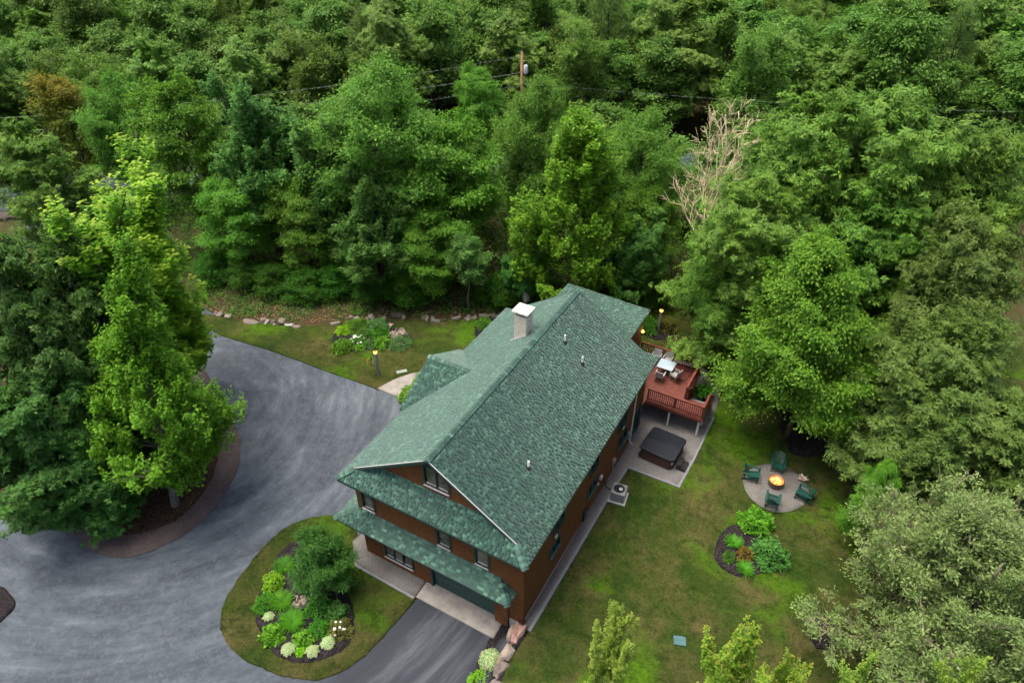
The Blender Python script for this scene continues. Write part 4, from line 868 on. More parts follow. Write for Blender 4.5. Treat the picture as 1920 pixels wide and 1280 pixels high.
# utility poles and wires
def pole(label, x, y, h_, tr=True):
    t = thing('utility_pole', label, 'utility pole', (x, y, 0)); part('pole', MB().tube([(0, 0, 0), (0, 0, h_ * .5), (0, 0, h_)], [.19, .17, .14], 10), M['pole_wood'], t, True)
    if tr:
        part('transformer', MB().lathe([(.2, 0), (.24, .05), (.24, .85), (.18, .95), (.05, 1.0)], 14, (.42, .15, h_ - 2.3)), M['transformer'], t, True)
        part('bracket', MB().box((.1, .0, h_ - 2.0), (.3, .12, h_ - 1.9)).box((.1, .0, h_ - 1.6), (.3, .12, h_ - 1.5)), M['grey_metal'], t)
    part('insulator', MB().lathe([(.05, 0), (.07, .1), (.03, .2)], 8, (0, 0, h_)), M['grey_metal'], t)
PA, PB, PC = (-65.2, 11.3, 12.2), (-24.9, 55.0, 11.3), (40, 78, 10.5)
pole('wooden utility pole with a pale transformer rising above the trees', *PB)
def wire(label, a, b, za, zb, sag, r=.022):
    pts = [(a[0] + (b[0] - a[0]) * t_, a[1] + (b[1] - a[1]) * t_, za + (zb - za) * t_ - sag * 4 * t_ * (1 - t_)) for t_ in np.linspace(0, 1, 25)]
    o = obj('power_line', MB().tube(pts, r, 5, False).mesh('power_line'), M['wire']); tag(o, label, 'cable')
wire('topmost cable running left from the utility pole', PB, PA, 10.9, 9.6, 1.0, .014); wire('second cable running left below the topmost one', PB, PA, 9.1, 8.2, .8, .018); wire('lowest cable running left from the utility pole', PB, PA, 7.7, 7.0, .9, .015)
wire('cable running right from the utility pole over the treetops', PB, PC, 8.0, 8.6, .9, .012)
# ------------------------------------------------------------------ foliage geometry
def unit(a): return a / np.maximum(np.linalg.norm(a, axis=-1, keepdims=True), 1e-9)
def leaf_quads(P, D, N, L, Wd, fold=.18, droop=.12):
    """one folded rhombic leaf per point: base, side, tip, side"""
    D = unit(D); X = unit(np.cross(D, N)); N = unit(np.cross(X, D)); L = L[:, None]; Wd = Wd[:, None]
    mid = P + D * L * .45
    V = np.stack([P, mid + X * Wd + N * Wd * fold, P + D * L - N * L * droop, mid - X * Wd + N * Wd * fold], 1).reshape(-1, 3)
    return V, np.arange(len(P) * 4).reshape(-1, 4)
def profile(kind, t):
    if kind == 'round': return max(.34, sqrt(max(0, 1 - ((t - .5) / .68) ** 2)))
    if kind == 'cone': return (.14 + .86 * (1 - t) ** .85) * min(1, .45 + t * 3.2)
    if kind == 'oval': return max(.3, sqrt(max(0, 1 - ((t - .48) / .62) ** 2)))
    if kind == 'dome': return max(.25, sqrt(max(0, 1 - (t - .15) ** 2 / .75)))
    return 1.0
def build_tree(name, seed, H, R, cb=.25, n1=36, n2=8, prof='round', el=(8, 70), style='broad', leaf=.22, wid=.5, per=60, rc=.6, barkm='bark', leafm='lf_ash', trunk=.2, tops=1, tipf=0.0, bend=.25, bare=0.0, sides=5, tone_up=0.0, lim=1.0, smin=.34, sub=.30, spread=(.05, .16), sh=2.1, sw=1.0):
    rg = np.random.default_rng(seed); mb = MB(); cl = []                       # clump: position, outward direction, radius
    stems = []
    for s in range(tops):
        a0 = rg.uniform(0, 2 * pi); lean = (0 if tops == 1 else rg.uniform(*spread)) ; top = np.array([cos(a0) * lean * H, sin(a0) * lean * H, H * (.93 if s == 0 else rg.uniform(.75, .92))])
        zs = np.linspace(0, 1, 7); wob = rg.normal(0, .012 * H, (7, 2)); wob[0] = 0
        pts = np.stack([top[0] * zs ** 1.6 + wob[:, 0], top[1] * zs ** 1.6 + wob[:, 1], top[2] * zs], 1); stems.append(pts)
        r0 = trunk * (1 if s == 0 else .7); mb.tube(pts, [max(.015, r0 * (1.25 if i == 0 else 1) * (1 - .93 * (i / 6))) for i in range(7)], 8)
    def on(pts, z):
        return np.array([np.interp(z, pts[:, 2], pts[:, i]) for i in range(3)])
    for i in range(n1):
        t = (i + rg.random()) / n1; st = stems[i % tops]; Ht = st[-1, 2]; z0 = cb * H + t * (Ht * .985 - cb * H); az = i * 2.399 + rg.normal(0, .35)
        L = R * profile(prof, t) * rg.choice([.7, .84, .95, 1.03, 1.1]) * rg.uniform(.93, 1.06); e0 = radians(el[0] + (el[1] - el[0]) * t) + rg.normal(0, .1); z0 = max(cb * H * .8, z0 - L * sin(e0) * .75)
        p = on(st, min(z0, Ht)); pts = [p]; ee = e0
        for kk in range(4):
            d = np.array([cos(az) * cos(ee), sin(az) * cos(ee), sin(ee)]); p = p + d * L / 4; pts.append(p); ee += bend * rg.uniform(.3, 1.0) * .5; az += rg.normal(0, .1)
        pts = np.array(pts); r1 = max(.012, trunk * .36 * (L / R) * (1 - .5 * t)); mb.tube(pts, [r1, r1 * .75, r1 * .55, r1 * .35, r1 * .15], sides, False)
        cl.append((pts[-1], unit(pts[-1] - pts[-2])))
        m = max(2, int(round(n2 * L / R)) + 1)
        for j in range(m):
            s = smin + (1 - smin) * (j + rg.random()) / m; b = np.array([np.interp(s * 4, range(5), pts[:, c]) for c in range(3)]); a2 = az + (1 if j % 2 else -1) * rg.uniform(.35, 1.25); e2 = e0 * .6 + rg.normal(.22, .28)
            L2 = (L * sub * rg.uniform(.6, 1.25) + .25) * (1.25 - .5 * s); d = np.array([cos(a2) * cos(e2), sin(a2) * cos(e2), sin(e2)]); q1 = b + d * L2 * .55 + rg.normal(0, .06, 3); q2 = q1 + unit(d + np.array([0, 0, bend])) * L2 * .45
            mb.tube([b, q1, q2], [r1 * .4, r1 * .26, .008], 4, False)
            cl.append((q1 + rg.normal(0, .12, 3), d)); cl.append((q2, unit(q2 - q1)))
            if bare:
                for _ in range(5 if leafm is None else 2):
                    q3 = q2 + unit(d + rg.normal(0, .6, 3) + [0, 0, .3]) * rg.uniform(.3, .9); bb = b + (q2 - b) * rg.uniform(.3, 1); q3 = bb + (q3 - q2); mb.tube([bb, (bb + q3) / 2 + rg.normal(0, .05, 3), q3], [.028, .019, .008], 3, False)
    tm = mb.mesh('trunk'); tm.materials.append(M[barkm]); tm.polygons.foreach_set('use_smooth', [True] * len(tm.polygons))
    if leafm is None: return tm, None, H, R
    CP = np.array([c[0] for c in cl]); CD = np.array([c[1] for c in cl])
    if lim < 1: k = rg.random(len(CP)) < lim; CP, CD = CP[k], CD[k]
    nC = len(CP); n = nC * per; ci = np.repeat(np.arange(nC), per); rad = rc * rg.uniform(.65, 1.25, nC)[ci]
    tonec = rg.normal(.5, .13, nC)[ci]
    ax = np.array([[0, 0, 1.0]]); out = CP.copy(); out[:, 2] = 0; out = unit(out + 1e-6)[ci]; cd = CD[ci]
    if style == 'broad':                          # domed sprays of leaves
        g = rg.normal(0, .55, (n, 3)); g[:, 2] *= .55; P = CP[ci] + g * rad[:, None] + cd * rad[:, None] * .2
        N = unit(ax * 1.0 + out * .35 + g * .5 + rg.normal(0, .45, (n, 3))); D = unit(g * [1, 1, .3] + out * .4 + rg.normal(0, .5, (n, 3)) - ax * .15)
        Ls = leaf * rg.uniform(.7, 1.3, n); fo, dr = .2, .15; tip = np.clip((g[:, 2] - .35) * 1.2, 0, 1)
    elif style == 'shoot':                        # upright leafy shoots
        h_ = rg.random(n); ang = rg.uniform(0, 2 * pi, n); sd = unit(cd * .45 + ax * 1.0 + rg.normal(0, .18, (nC, 3))[ci]); rr_ = (.16 + .34 * (1 - h_)) * rad * sw * rg.uniform(.4, 1, n)
        P = CP[ci] + sd * ((h_ - .25) * rad * sh)[:, None] + np.stack([np.cos(ang), np.sin(ang), 0 * ang], 1) * rr_[:, None]
        o2 = np.stack([np.cos(ang), np.sin(ang), .35 + 0 * ang], 1); D = unit(o2 + rg.normal(0, .35, (n, 3))); N = unit(ax + o2 * .4 + rg.normal(0, .4, (n, 3))); Ls = leaf * rg.uniform(.7, 1.25, n) * (1.1 - .35 * h_); fo, dr = .15, .25; tip = np.clip((h_ - .72) * 3.5, 0, 1) * rg.uniform(.3, 1, n)
    elif style == 'whorl':                        # compound leaves radiating from twig ends
        kw = 9; nw = n // kw; n = nw * kw; wi = rg.integers(0, nC, nw); g = rg.normal(0, .6, (nw, 3)); g[:, 2] *= .6; wp = CP[wi] + g * rc; wi2 = np.repeat(np.arange(nw), kw); ang = np.tile(np.arange(kw) * 2 * pi / kw, nw) + np.repeat(rg.uniform(0, 6, nw), kw) + rg.normal(0, .2, n)
        ew = rg.normal(.15, .3, n); tilt = unit(np.array([[0, 0, 1.0]]) + .45 * unit(CP[wi] * [1, 1, 0] + 1e-6) + rg.normal(0, .3, (nw, 3)))[wi2]; xx = unit(np.cross(tilt, [[.3, .9, .1]])); yy = np.cross(tilt, xx)
        D = unit(xx * np.cos(ang)[:, None] + yy * np.sin(ang)[:, None] + tilt * ew[:, None]); P = wp[wi2] + D * .03; N = unit(tilt + rg.normal(0, .15, (n, 3))); Ls = leaf * rg.uniform(.7, 1.2, n); fo, dr = .1, .4
        tonec = rg.normal(.5, .14, nC)[wi][wi2]; tip = np.zeros(n)
    elif style == 'flat':                         # layered horizontal sprays
        g = rg.normal(0, .6, (n, 3)); g[:, 2] *= .18; P = CP[ci] + g * rad[:, None] * 1.15; P[:, 2] -= .12 * (g[:, 0] ** 2 + g[:, 1] ** 2) * rad
        N = unit(ax * 1.4 + out * .25 + rg.normal(0, .38, (n, 3))); D = unit(g * [1, 1, .2] + out * .6 + rg.normal(0, .4, (n, 3)) - ax * .2); Ls = leaf * rg.uniform(.7, 1.3, n); fo, dr = .15, .2; tip = np.zeros(n)
    elif style == 'strand':                       # slender leaves hanging along twigs
        h_ = rg.random(n); bd = unit(CD * .8 + rg.normal(0, .55, (nC, 3)) + ax * .15)[ci]; g = rg.normal(0, .38, (n, 3)); P = CP[ci] + bd * (h_ * rad * 1.5)[:, None] + g * rad[:, None] - ax * (h_ ** 2 * rad * .5)[:, None]
        D = unit(bd + rg.normal(0, .6, (n, 3)) + ax * .1); N = unit(ax * 1.5 + rg.normal(0, .5, (n, 3))); Ls = leaf * rg.uniform(.6, 1.3, n); fo, dr = .1, .2; tip = np.zeros(n)
    V, Q = leaf_quads(P, D, N, Ls, Ls * wid * .5, fo, dr)
    tone = np.clip(tonec[:n] + rg.normal(0, .2, n) + tone_up, 0, 1)
    if tipf and style == 'shoot': tip = tip * tipf
    elif tipf: tip = np.clip((P[:, 2] / H - .72) * 5, 0, 1) * rg.uniform(0, 1, n) * tipf
    cm = np_mesh('crown', V, Q, tone=np.repeat(tone, 4), tip=np.repeat(np.clip(tip[:n], 0, 1), 4)); cm.materials.append(M[leafm])
    return tm, cm, float(np.percentile(V[:, 2], 99.9)), float(np.percentile(np.hypot(V[:, 0], V[:, 1]), 97.5))
SPEC = {   # built height and radius, then shape
    'ash': dict(H=17, R=6, cb=.28, n1=50, n2=15, style='broad', leaf=.22, wid=.46, per=54, rc=.62, leafm='lf_ash', trunk=.3, tops=2),
    'maple': dict(H=15, R=4, cb=.14, n1=42, n2=11, prof='oval', el=(15, 75), style='shoot', leaf=.18, wid=.85, per=54, rc=.5, leafm='lf_maple', trunk=.16),
    'layered': dict(H=14, R=4.3, cb=.26, n1=36, n2=13, prof='oval', el=(2, 55), style='flat', leaf=.20, wid=.6, per=60, rc=.58, leafm='lf_layer', trunk=.17, tops=2, bend=.1),
    'small': dict(H=7, R=1.8, cb=.42, n1=18, n2=6, prof='oval', el=(5, 60), style='flat', leaf=.15, wid=.6, per=50, rc=.36, leafm='lf_upright', barkm='bark_grey', trunk=.1),
    'upright': dict(H=16, R=4.2, cb=.2, n1=46, n2=11, prof='oval', el=(28, 78), style='shoot', leaf=.21, wid=.6, per=58, rc=.6, leafm='lf_upright', trunk=.2, tops=4, spread=(.06, .16)),
    'rusty': dict(H=13, R=3.3, cb=.2, n1=26, n2=9, style='broad', leaf=.24, wid=.5, per=44, rc=.6, leafm='lf_rust', trunk=.15, tipf=.7),
    'hickory': dict(H=18, R=5.4, cb=.14, n1=50, n2=14, style='whorl', leaf=.30, wid=.32, per=62, rc=.56, leafm='lf_hick', trunk=.26, tops=2, bend=.15),
    'oak': dict(H=15, R=4.6, cb=.12, n1=44, n2=13, style='whorl', leaf=.27, wid=.44, per=64, rc=.52, leafm='lf_oak', trunk=.24, tops=2, bend=.1, el=(-5, 65)),
    'spire': dict(H=17, R=2.6, cb=.15, n1=90, n2=6, prof='cone', el=(35, 80), style='shoot', leaf=.14, wid=.85, per=66, rc=.42, sh=3.0, leafm='lf_spire', trunk=.2, tops=7, tipf=.6, bend=.5, spread=(.06, .18)),
    'islandmaple': dict(H=16, R=4.4, cb=.13, n1=96, n2=11, prof='cone', el=(8, 80), style='shoot', leaf=.145, wid=.85, per=54, rc=.46, sh=2.5, leafm='lf_maple', barkm='bark_grey', trunk=.22, tops=3, spread=(.02, .07)),
    'maplebroad': dict(H=14.5, R=4.6, cb=.17, n1=54, n2=14, prof='dome', el=(0, 70), style='flat', leaf=.17, wid=.75, per=72, rc=.55, leafm='lf_maplegreen', trunk=.2, tops=2),
    'ashgrey': dict(H=13, R=4.3, cb=.12, n1=44, n2=13, style='whorl', leaf=.25, wid=.32, per=62, rc=.52, leafm='lf_grey', trunk=.2, tops=2),
    'willow': dict(H=10, R=6.0, cb=.14, n1=60, n2=19, prof='dome', el=(6, 74), style='strand', leaf=.15, wid=.40, per=72, rc=.36, leafm='lf_willow', barkm='bark_willow', trunk=.34, tops=5, bare=1, bend=.35, sides=6, spread=(.06, .2), sub=.24, smin=.3),
    'sapling': dict(H=9.5, R=.34, cb=.5, n1=60, n2=1, prof='cone', el=(50, 82), style='shoot', leaf=.10, wid=.8, per=34, rc=.14, sh=4.0, leafm='lf_sap', trunk=.07, tops=6, tipf=.3, bend=.6, barkm='bark_grey', spread=(.05, .16)),
    'redtip': dict(H=9.5, R=.36, cb=.5, n1=64, n2=1, prof='cone', el=(50, 82), style='shoot', leaf=.115, wid=.8, per=34, rc=.16, sh=4.0, leafm='lf_red', trunk=.08, tops=8, tipf=.4, bend=.6, barkm='bark_grey', spread=(.04, .18)),
    'garden': dict(H=5.1, R=2.05, cb=.16, n1=26, n2=11, prof='oval', el=(15, 75), style='broad', leaf=.115, wid=.5, per=60, rc=.27, spread=(.1, .3), leafm='lf_garden', trunk=.09, tops=4),
    'thicket': dict(H=3, R=2.2, cb=.05, n1=24, n2=7, prof='dome', el=(10, 70), style='broad', leaf=.17, wid=.6, per=46, rc=.42, leafm='lf_under', trunk=.05, tops=5, spread=(.1, .4)),
    'forest_round': dict(H=15, R=4.2, cb=.22, n1=30, n2=10, style='broad', leaf=.34, wid=.52, per=34, rc=.72, leafm='lf_forest', trunk=.17, tops=2),
    'forest_oval': dict(H=16, R=3.5, cb=.2, n1=30, n2=8, prof='oval', el=(25, 78), style='shoot', leaf=.29, wid=.7, per=38, rc=.7, leafm='lf_forest2', trunk=.16, tops=3),
    'forest_flat': dict(H=14, R=3.9, cb=.22, n1=28, n2=9, prof='oval', el=(5, 60), style='flat', leaf=.32, wid=.6, per=38, rc=.75, leafm='lf_forest', trunk=.16),
    'forest_whorl': dict(H=16, R=4.2, cb=.2, n1=32, n2=9, style='whorl', leaf=.38, wid=.36, per=42, rc=.68, leafm='lf_forest2', trunk=.18, tops=2),
    'forest_birch': dict(H=15, R=3.3, cb=.25, n1=28, n2=8, prof='oval', el=(30, 75), style='strand', leaf=.27, wid=.45, per=38, rc=.7, leafm='lf_forest2', barkm='bark_grey', trunk=.13, tops=3),
    'forest_pine': dict(H=18, R=3.6, cb=.22, n1=44, n2=8, prof='cone', el=(-5, 40), style='strand', leaf=.36, wid=.14, per=46, rc=.6, leafm='lf_pine', trunk=.2),
}
MESH = {}
def tree_mesh(sp, v=0):
    if (sp, v) not in MESH: MESH[sp, v] = build_tree(sp, (sum(map(ord, sp)) * 13 + v * 101) % 9973, **SPEC[sp])
    return MESH[sp, v]
def put_tree(name, sp, x, y, H, R, label, rz, group=None, v=0, tilt=(0, 0)):
    s = SPEC[sp]; t = thing(name, label, 'tree', (x, y, float(hgt(x, y)) - .05), 0, group); t.rotation_euler = (tilt[0], tilt[1], rz); tm, cm, Ha, Ra = tree_mesh(sp, v); t.scale = (R / Ra, R / Ra, H / Ha)
    obj('trunk', tm, None, t)
    if cm: obj('crown', cm, None, t)
    return t
rt = random.Random(5); PLACED = []; seen = {}
NAMES = dict(ash='ash_tree', maple='maple_tree', layered='broadleaf_tree', small='small_tree', upright='broadleaf_tree', rusty='broadleaf_tree', hickory='hickory_tree', oak='oak_tree', spire='maple_tree', islandmaple='maple_tree', maplebroad='maple_tree', ashgrey='broadleaf_tree', willow='willow_tree', sapling='young_maple', redtip='young_maple', garden='garden_tree', thicket='woodland_shrub')
for sp, x, y, H, R, lb in TREES:
    v = seen.get(sp, 0); seen[sp] = v + 1; tilt = (0, 0)
    if sp == 'islandmaple': x, y, H, R, tilt = -17.2, -2.3, 17, 3.8, (-.11, -.02)
    if sp in ('hickory',): v = v % 2
    else: v = 0
    put_tree(NAMES[sp], sp, x, y, H, R, lb, rt.uniform(0, 6.28) if sp != 'islandmaple' else 0, v=v, tilt=tilt); PLACED.append((x, y, R))
# the bare dead tree
tm, *_ = build_tree('dead', 77, 18.5, 5.0, cb=.40, n1=20, n2=6, prof='round', el=(30, 78), barkm='bark_dead', leafm=None, trunk=.21, tops=2, bare=1, bend=.4, sides=6)
t = thing('dead_tree', 'tall leafless dead tree with pale bare branches at the right', 'tree', (4.2, 30.6, -.05)); obj('trunk', tm, None, t); PLACED.append((4.2, 30.6, 2.5))

# ---- the forest beyond
RP = np.array(rc)
def road_d(x, y): return float(np.min(np.hypot(RP[:, 0] - x, RP[:, 1] - y)))
def px(x, y, z):
    d = Vector((x, y, z)) - CAM; k_ = d.dot(_F)
    return (960 + 1286.83 * d.dot(_R) / k_, 640 - 1286.83 * d.dot(_U) / k_) if k_ > 1 else (1e5, 1e5)
YARD = [(-33, 9), (-31, 14), (-23, 17), (-17.5, 21), (-10, 26), (-2, 30), (6, 34), (12, 32), (20, 34), (26, 34), (34, 40), (48, 40), (48, -20), (-50, -20), (-56, 8), (-62, 14), (-56, 20), (-46, 12)]
FK = [('forest_round', 'rounded mid-green tree in the forest beyond the road'), ('forest_oval', 'yellow-green upright tree in the forest beyond the road'), ('forest_flat', 'layered green tree in the forest beyond the road'), ('forest_whorl', 'coarse-leaved green tree in the forest beyond the road'), ('forest_birch', 'light airy birch in the forest beyond the road'), ('forest_pine', 'tall feathery pine in the forest beyond the road')]
rf = random.Random(17); cnt = 0; cells = []
step = 6.0
for iy in range(-4, 36):
    for ix in range(-36, 34):
        cells.append((ix * step + (iy % 2) * 3 + rf.uniform(-2.1, 2.1), iy * step * .9 + rf.uniform(-2, 2)))
cells.sort(key=lambda c: math.hypot(c[0] - CAM.x, c[1] - CAM.y))
for x, y in cells:
    if road_d(x, y) < 5.6 or bool(inside(YARD, np.array([x]), np.array([y]))[0]): continue
    a, b = px(x, y, 0), px(x, y, 17)
    if a[1] < -40 and px(x, y, 3)[1] < -150: continue
    if b[0] < -170 or b[0] > 2090 or a[1] > 760: continue
    if b[1] < -420: continue
    near = min((math.hypot(x - p[0], y - p[1]) - p[2] * .62 for p in PLACED), default=9)
    if near < 2.1: continue
    beyond = y > 60 or (y - 17.1 > (x + 63.4) * .87)
    if not beyond and near < 3.4: continue
    r_ = rf.random(); kk = 0 if r_ < .3 else 1 if r_ < .42 else 2 if r_ < .62 else 3 if r_ < .82 else 4 if r_ < .96 else 5
    sp, lb = FK[kk]; s = SPEC[sp]; sc = rf.uniform(.72, 1.12)
    if beyond:
        pc = px(x, y, s['H'] * sc * .6); col = ['at the far left', 'left of the utility pole', 'behind the utility pole', 'above the dead tree', 'at the far right'][min(4, max(0, int(pc[0] / 384)))]
        row = 'along the top of the picture' if pc[1] < 60 else 'midway up the forest' if pc[1] < 150 else 'close to the road'
        lb2 = ('tall ' if sc > .95 else 'short ' if sc < .83 else '') + lb.replace('tall ', '').replace(' in the forest beyond the road', '') + ' ' + col + ', ' + row
    else: lb2 = lb.replace('in the forest beyond the road', 'in the shaded belt between the lawn and the road')
    put_tree({'forest_birch': 'birch_tree', 'forest_pine': 'pine_tree'}.get(sp, 'forest_tree'), sp, x, y, s['H'] * sc * (1 if beyond else .72), s['R'] * sc * rf.uniform(1.0, 1.25), lb2, rf.uniform(0, 6.28), ('forest trees ' if beyond else 'trees in the belt ') + sp.split('_')[1], v=rf.randrange(2) if kk in (0, 1) else 0); PLACED.append((x, y, s['R'] * sc * .75)); cnt += 1
    if cnt >= 285: break
print('forest trees', cnt)

# ------------------------------------------------------------------ shrubs and bedding plants
def bush_mesh(name, seed, rx, rz_, nleaf, leaf, wid, mat, style='mound', flowers=None):
    rg = np.random.default_rng(seed); n = nleaf; ax = np.array([[0, 0, 1.0]])
    if style == 'blades':
        ang = rg.uniform(0, 2 * pi, n); r0 = rg.uniform(0, .25, n) * rx; o2 = np.stack([np.cos(ang), np.sin(ang), 0 * ang], 1); P = o2 * r0[:, None]; up = rg.uniform(.5, 1.6, n); D = unit(o2 + ax * up[:, None]); N = unit(ax - o2 * .3); Ls = leaf * rg.uniform(.6, 1.15, n); V, Q = leaf_quads(P, D, N, Ls, Ls * wid * .5, .1, .42); tip = np.zeros(n)
    elif style == 'hosta':
        k_ = rg.random(n) ** .5; ang = np.arange(n) * 2.399; o2 = np.stack([np.cos(ang), np.sin(ang), 0 * ang], 1); P = o2 * (k_ * rx * .78 - leaf * .4)[:, None] + ax * (rz_ * np.sqrt(np.maximum(0, 1 - k_ ** 2 * .8)))[:, None]; D = unit(o2 * (.35 + k_)[:, None] - ax * (k_ * .5)[:, None] + rg.normal(0, .15, (n, 3))); N = unit(ax + o2 * .5); Ls = leaf * rg.uniform(.8, 1.15, n)
        V0, _ = leaf_quads(P, D, N, Ls, Ls * wid * .5, .2, .25); V0 = V0.reshape(-1, 4, 3); c0 = V0.mean(1, keepdims=True); Vi = c0 + (V0 - c0) * .66 + np.array([0, 0, .004]); V = np.concatenate([V0, Vi], 1).reshape(-1, 3); b = np.arange(n)[:, None] * 8
        Q = np.concatenate([b + np.array([[0, 1, 5, 4]]), b + np.array([[1, 2, 6, 5]]), b + np.array([[2, 3, 7, 6]]), b + np.array([[3, 0, 4, 7]]), b + np.array([[4, 5, 6, 7]])], 0); tone = np.repeat(np.clip(rg.normal(.5, .2, n), 0, 1), 8); tp = np.tile([1, 1, 1, 1, 0, 0, 0, 0], n)
        me = np_mesh(name, V, Q, tone=tone, tip=tp); me.materials.append(M[mat]); return me
    else:
        d = rg.normal(0, 1, (n, 3)); d[:, 2] = np.abs(d[:, 2]) * 1.0 - .15; d = unit(d); lob = 1 + .14 * np.sin(d[:, 0] * 7 + seed) + .12 * np.sin(d[:, 1] * 8 + seed * 2) + .12 * np.sin(d[:, 2] * 9); r = lob * rg.uniform(.55, 1.02, n) ** .5; P = d * r[:, None] * np.array([[rx, rx, rz_]]); P[:, 2] = np.maximum(P[:, 2], .02)
        N = unit(d * .8 + ax * .6 + rg.normal(0, .4, (n, 3))); D = unit(d * [1, 1, .5] + rg.normal(0, .6, (n, 3))); Ls = leaf * rg.uniform(.7, 1.3, n); V, Q = leaf_quads(P, D, N, Ls, Ls * wid * .5, .18, .15); tip = np.zeros(n)
    me = np_mesh(name, V, Q, tone=np.repeat(np.clip(rg.normal(.5, .24, n), 0, 1), 4), tip=np.repeat(tip, 4)); me.materials.append(M[mat]); return me
def shrub(name, label, x, y, rx, rz_, mat='lf_shrub', style='mound', leaf=.11, wid=.6, n=None, flowers=None, nf=0, cat='shrub', stem=True, z=.1):
    t = thing(name, label, cat, (x, y, float(hgt(x, y)) + z)); n = n or int((420 if style == 'blades' else 900) * (rx / .5) ** 1.6); sd_ = int(abs(x * 37 + y * 91)) % 977
    obj('foliage', bush_mesh('foliage', sd_, rx, rz_, n, leaf, wid, mat, style), None, t)
    if stem and style == 'mound':
        rgx = random.Random(sd_); m_ = MB()
        for i in range(5):
            a = i * 1.3; m_.tube([(0, 0, -.1), (.25 * rx * cos(a), .25 * rx * sin(a), rz_ * .4), (.6 * rx * cos(a), .6 * rx * sin(a), rz_ * .75)], [.025, .018, .006], 5, False)
        part('stem', m_, M['bark'], t)
    if flowers:
        rgx = random.Random(sd_ + 1); me = MB().lathe([(.02, -.03), (.06, 0), (.05, .035), (.01, .05)], 7).mesh('flower'); me.materials.append(M[flowers])
        for i in range(nf):
            a = rgx.uniform(0, 6.28); k_ = sqrt(rgx.random()) * .85; o = obj('flower', me, None, t); o.location = (k_ * rx * cos(a), k_ * rx * sin(a), rz_ * sqrt(max(.1, 1 - k_ * k_)) + .04); s_ = rgx.uniform(.8, 1.5); o.scale = (s_, s_, s_)
    return t
shrub('clipped_shrub', 'bright clipped shrub at the upper left of the island bed', -8.08, -3.34, 0.55, 0.75, 'lf_lime', 'mound', 0.09, 0.7)
shrub('shrub', 'dark leafy tuft at the top of the island bed beside the small tree', -8.44, -2.22, 0.5, 0.6, 'lf_shrub', 'blades', 0.6, 0.08)
shrub('fern_clump', 'soft feathery green mound at the left of the island bed', -7.71, -4.38, 0.5, 0.42, 'lf_daylily', 'mound', 0.16, 0.22)
shrub('daylily', 'arching daylily clump left of the driftwood stump', -6.98, -3.88, 0.55, 0.6, 'lf_daylily', 'blades', 0.62, 0.07)
shrub('daylily', 'arching daylily clump below the driftwood stump', -5.73, -4.46, 0.6, 0.6, 'lf_daylily', 'blades', 0.66, 0.07)
shrub('shrub', 'rounded green shrub right of the driftwood stump', -5.13, -3.21, 0.62, 0.7, 'lf_shrub', 'mound', 0.1, 0.5)
shrub('shrub', 'blue-green leafy shrub at the right side of the island bed', -4.06, -2.89, 0.5, 0.5, 'lf_upright', 'mound', 0.16, 0.6)
shrub('flowering_shrub', 'bronze-green shrub with white flowers in the island bed', -3.28, -3.58, 0.55, 0.5, 'lf_brown', 'mound', 0.1, 0.6,flowers='fl_white',nf=7)
shrub('fern_clump', 'soft green mound in the middle of the island bed', -4.20, -4.09, 0.5, 0.42, 'lf_daylily', 'mound', 0.15, 0.22)
shrub('shrub', 'yellow-green leafy shrub at the lower left of the island bed', -6.05, -5.49, 0.52, 0.42, 'lf_maple', 'mound', 0.14, 0.7)
shrub('shrub', 'yellow-green leafy shrub at the bottom middle of the island bed', -4.52, -4.88, 0.45, 0.4, 'lf_maple', 'mound', 0.13, 0.7)
shrub('hosta', 'small pale variegated hosta at the left edge of the island bed', -6.98, -4.85, 0.32, 0.3, 'lf_hosta', 'hosta', 0.2, 0.6,n=46)
shrub('hosta', 'round variegated hosta at the bottom left of the island bed', -4.83, -5.66, 0.42, 0.34, 'lf_hosta', 'hosta', 0.2, 0.6,n=90)
shrub('hosta', 'variegated hosta at the bottom of the island bed, left of a pair', -3.71, -5.15, 0.4, 0.34, 'lf_hosta', 'hosta', 0.2, 0.6,n=90)
shrub('hosta', 'variegated hosta at the bottom of the island bed, right of a pair', -3.33, -4.43, 0.42, 0.34, 'lf_hosta', 'hosta', 0.2, 0.6,n=90)
shrub('shrub', 'tiny bright green sprout between the hostas', -4.26, -5.46, 0.2, 0.2, 'lf_lime', 'mound', 0.1, 0.7)
shrub('lime_shrub', 'lime yellow shrub at the upper left of the lawn bed', -18.95, 15.32, 0.51, 0.45, 'lf_lime', 'mound', 0.13, 0.6)
shrub('shrub', 'large green mound at the top of the lawn bed', -18.37, 16.26, 0.94, 0.52, 'lf_layer', 'mound', 0.14, 0.4)
shrub('shrub', 'pale silvery variegated shrub at the top of the lawn bed', -16.95, 17.06, 0.85, 0.56, 'lf_blue', 'mound', 0.16, 0.5)
shrub('shrub', 'grey-green ball shrub in the middle of the lawn bed', -17.27, 15.77, 0.47, 0.49, 'lf_upright', 'mound', 0.1, 0.6)
shrub('shrub', 'leafy green shrub below the silvery one in the lawn bed', -16.34, 16.45, 0.81, 0.42, 'lf_shrub', 'mound', 0.13, 0.5)
shrub('shrub', 'large leafy green plant at the lower left of the lawn bed', -17.63, 13.72, 0.72, 0.42, 'lf_layer', 'mound', 0.2, 0.6)
shrub('flowering_shrub', 'plants with white flower heads in the lawn bed', -17.20, 14.93, 0.64, 0.28, 'lf_shrub', 'mound', 0.11, 0.6,flowers='fl_white',nf=16)
shrub('shrub', 'dark green clipped mound at the front of the lawn bed', -16.04, 15.05, 0.51, 0.39, 'lf_upright', 'mound', 0.09, 0.5)
shrub('lime_shrub', 'yellow-green shrub at the front of the lawn bed', -15.33, 15.60, 0.55, 0.42, 'lf_maple', 'mound', 0.14, 0.6)
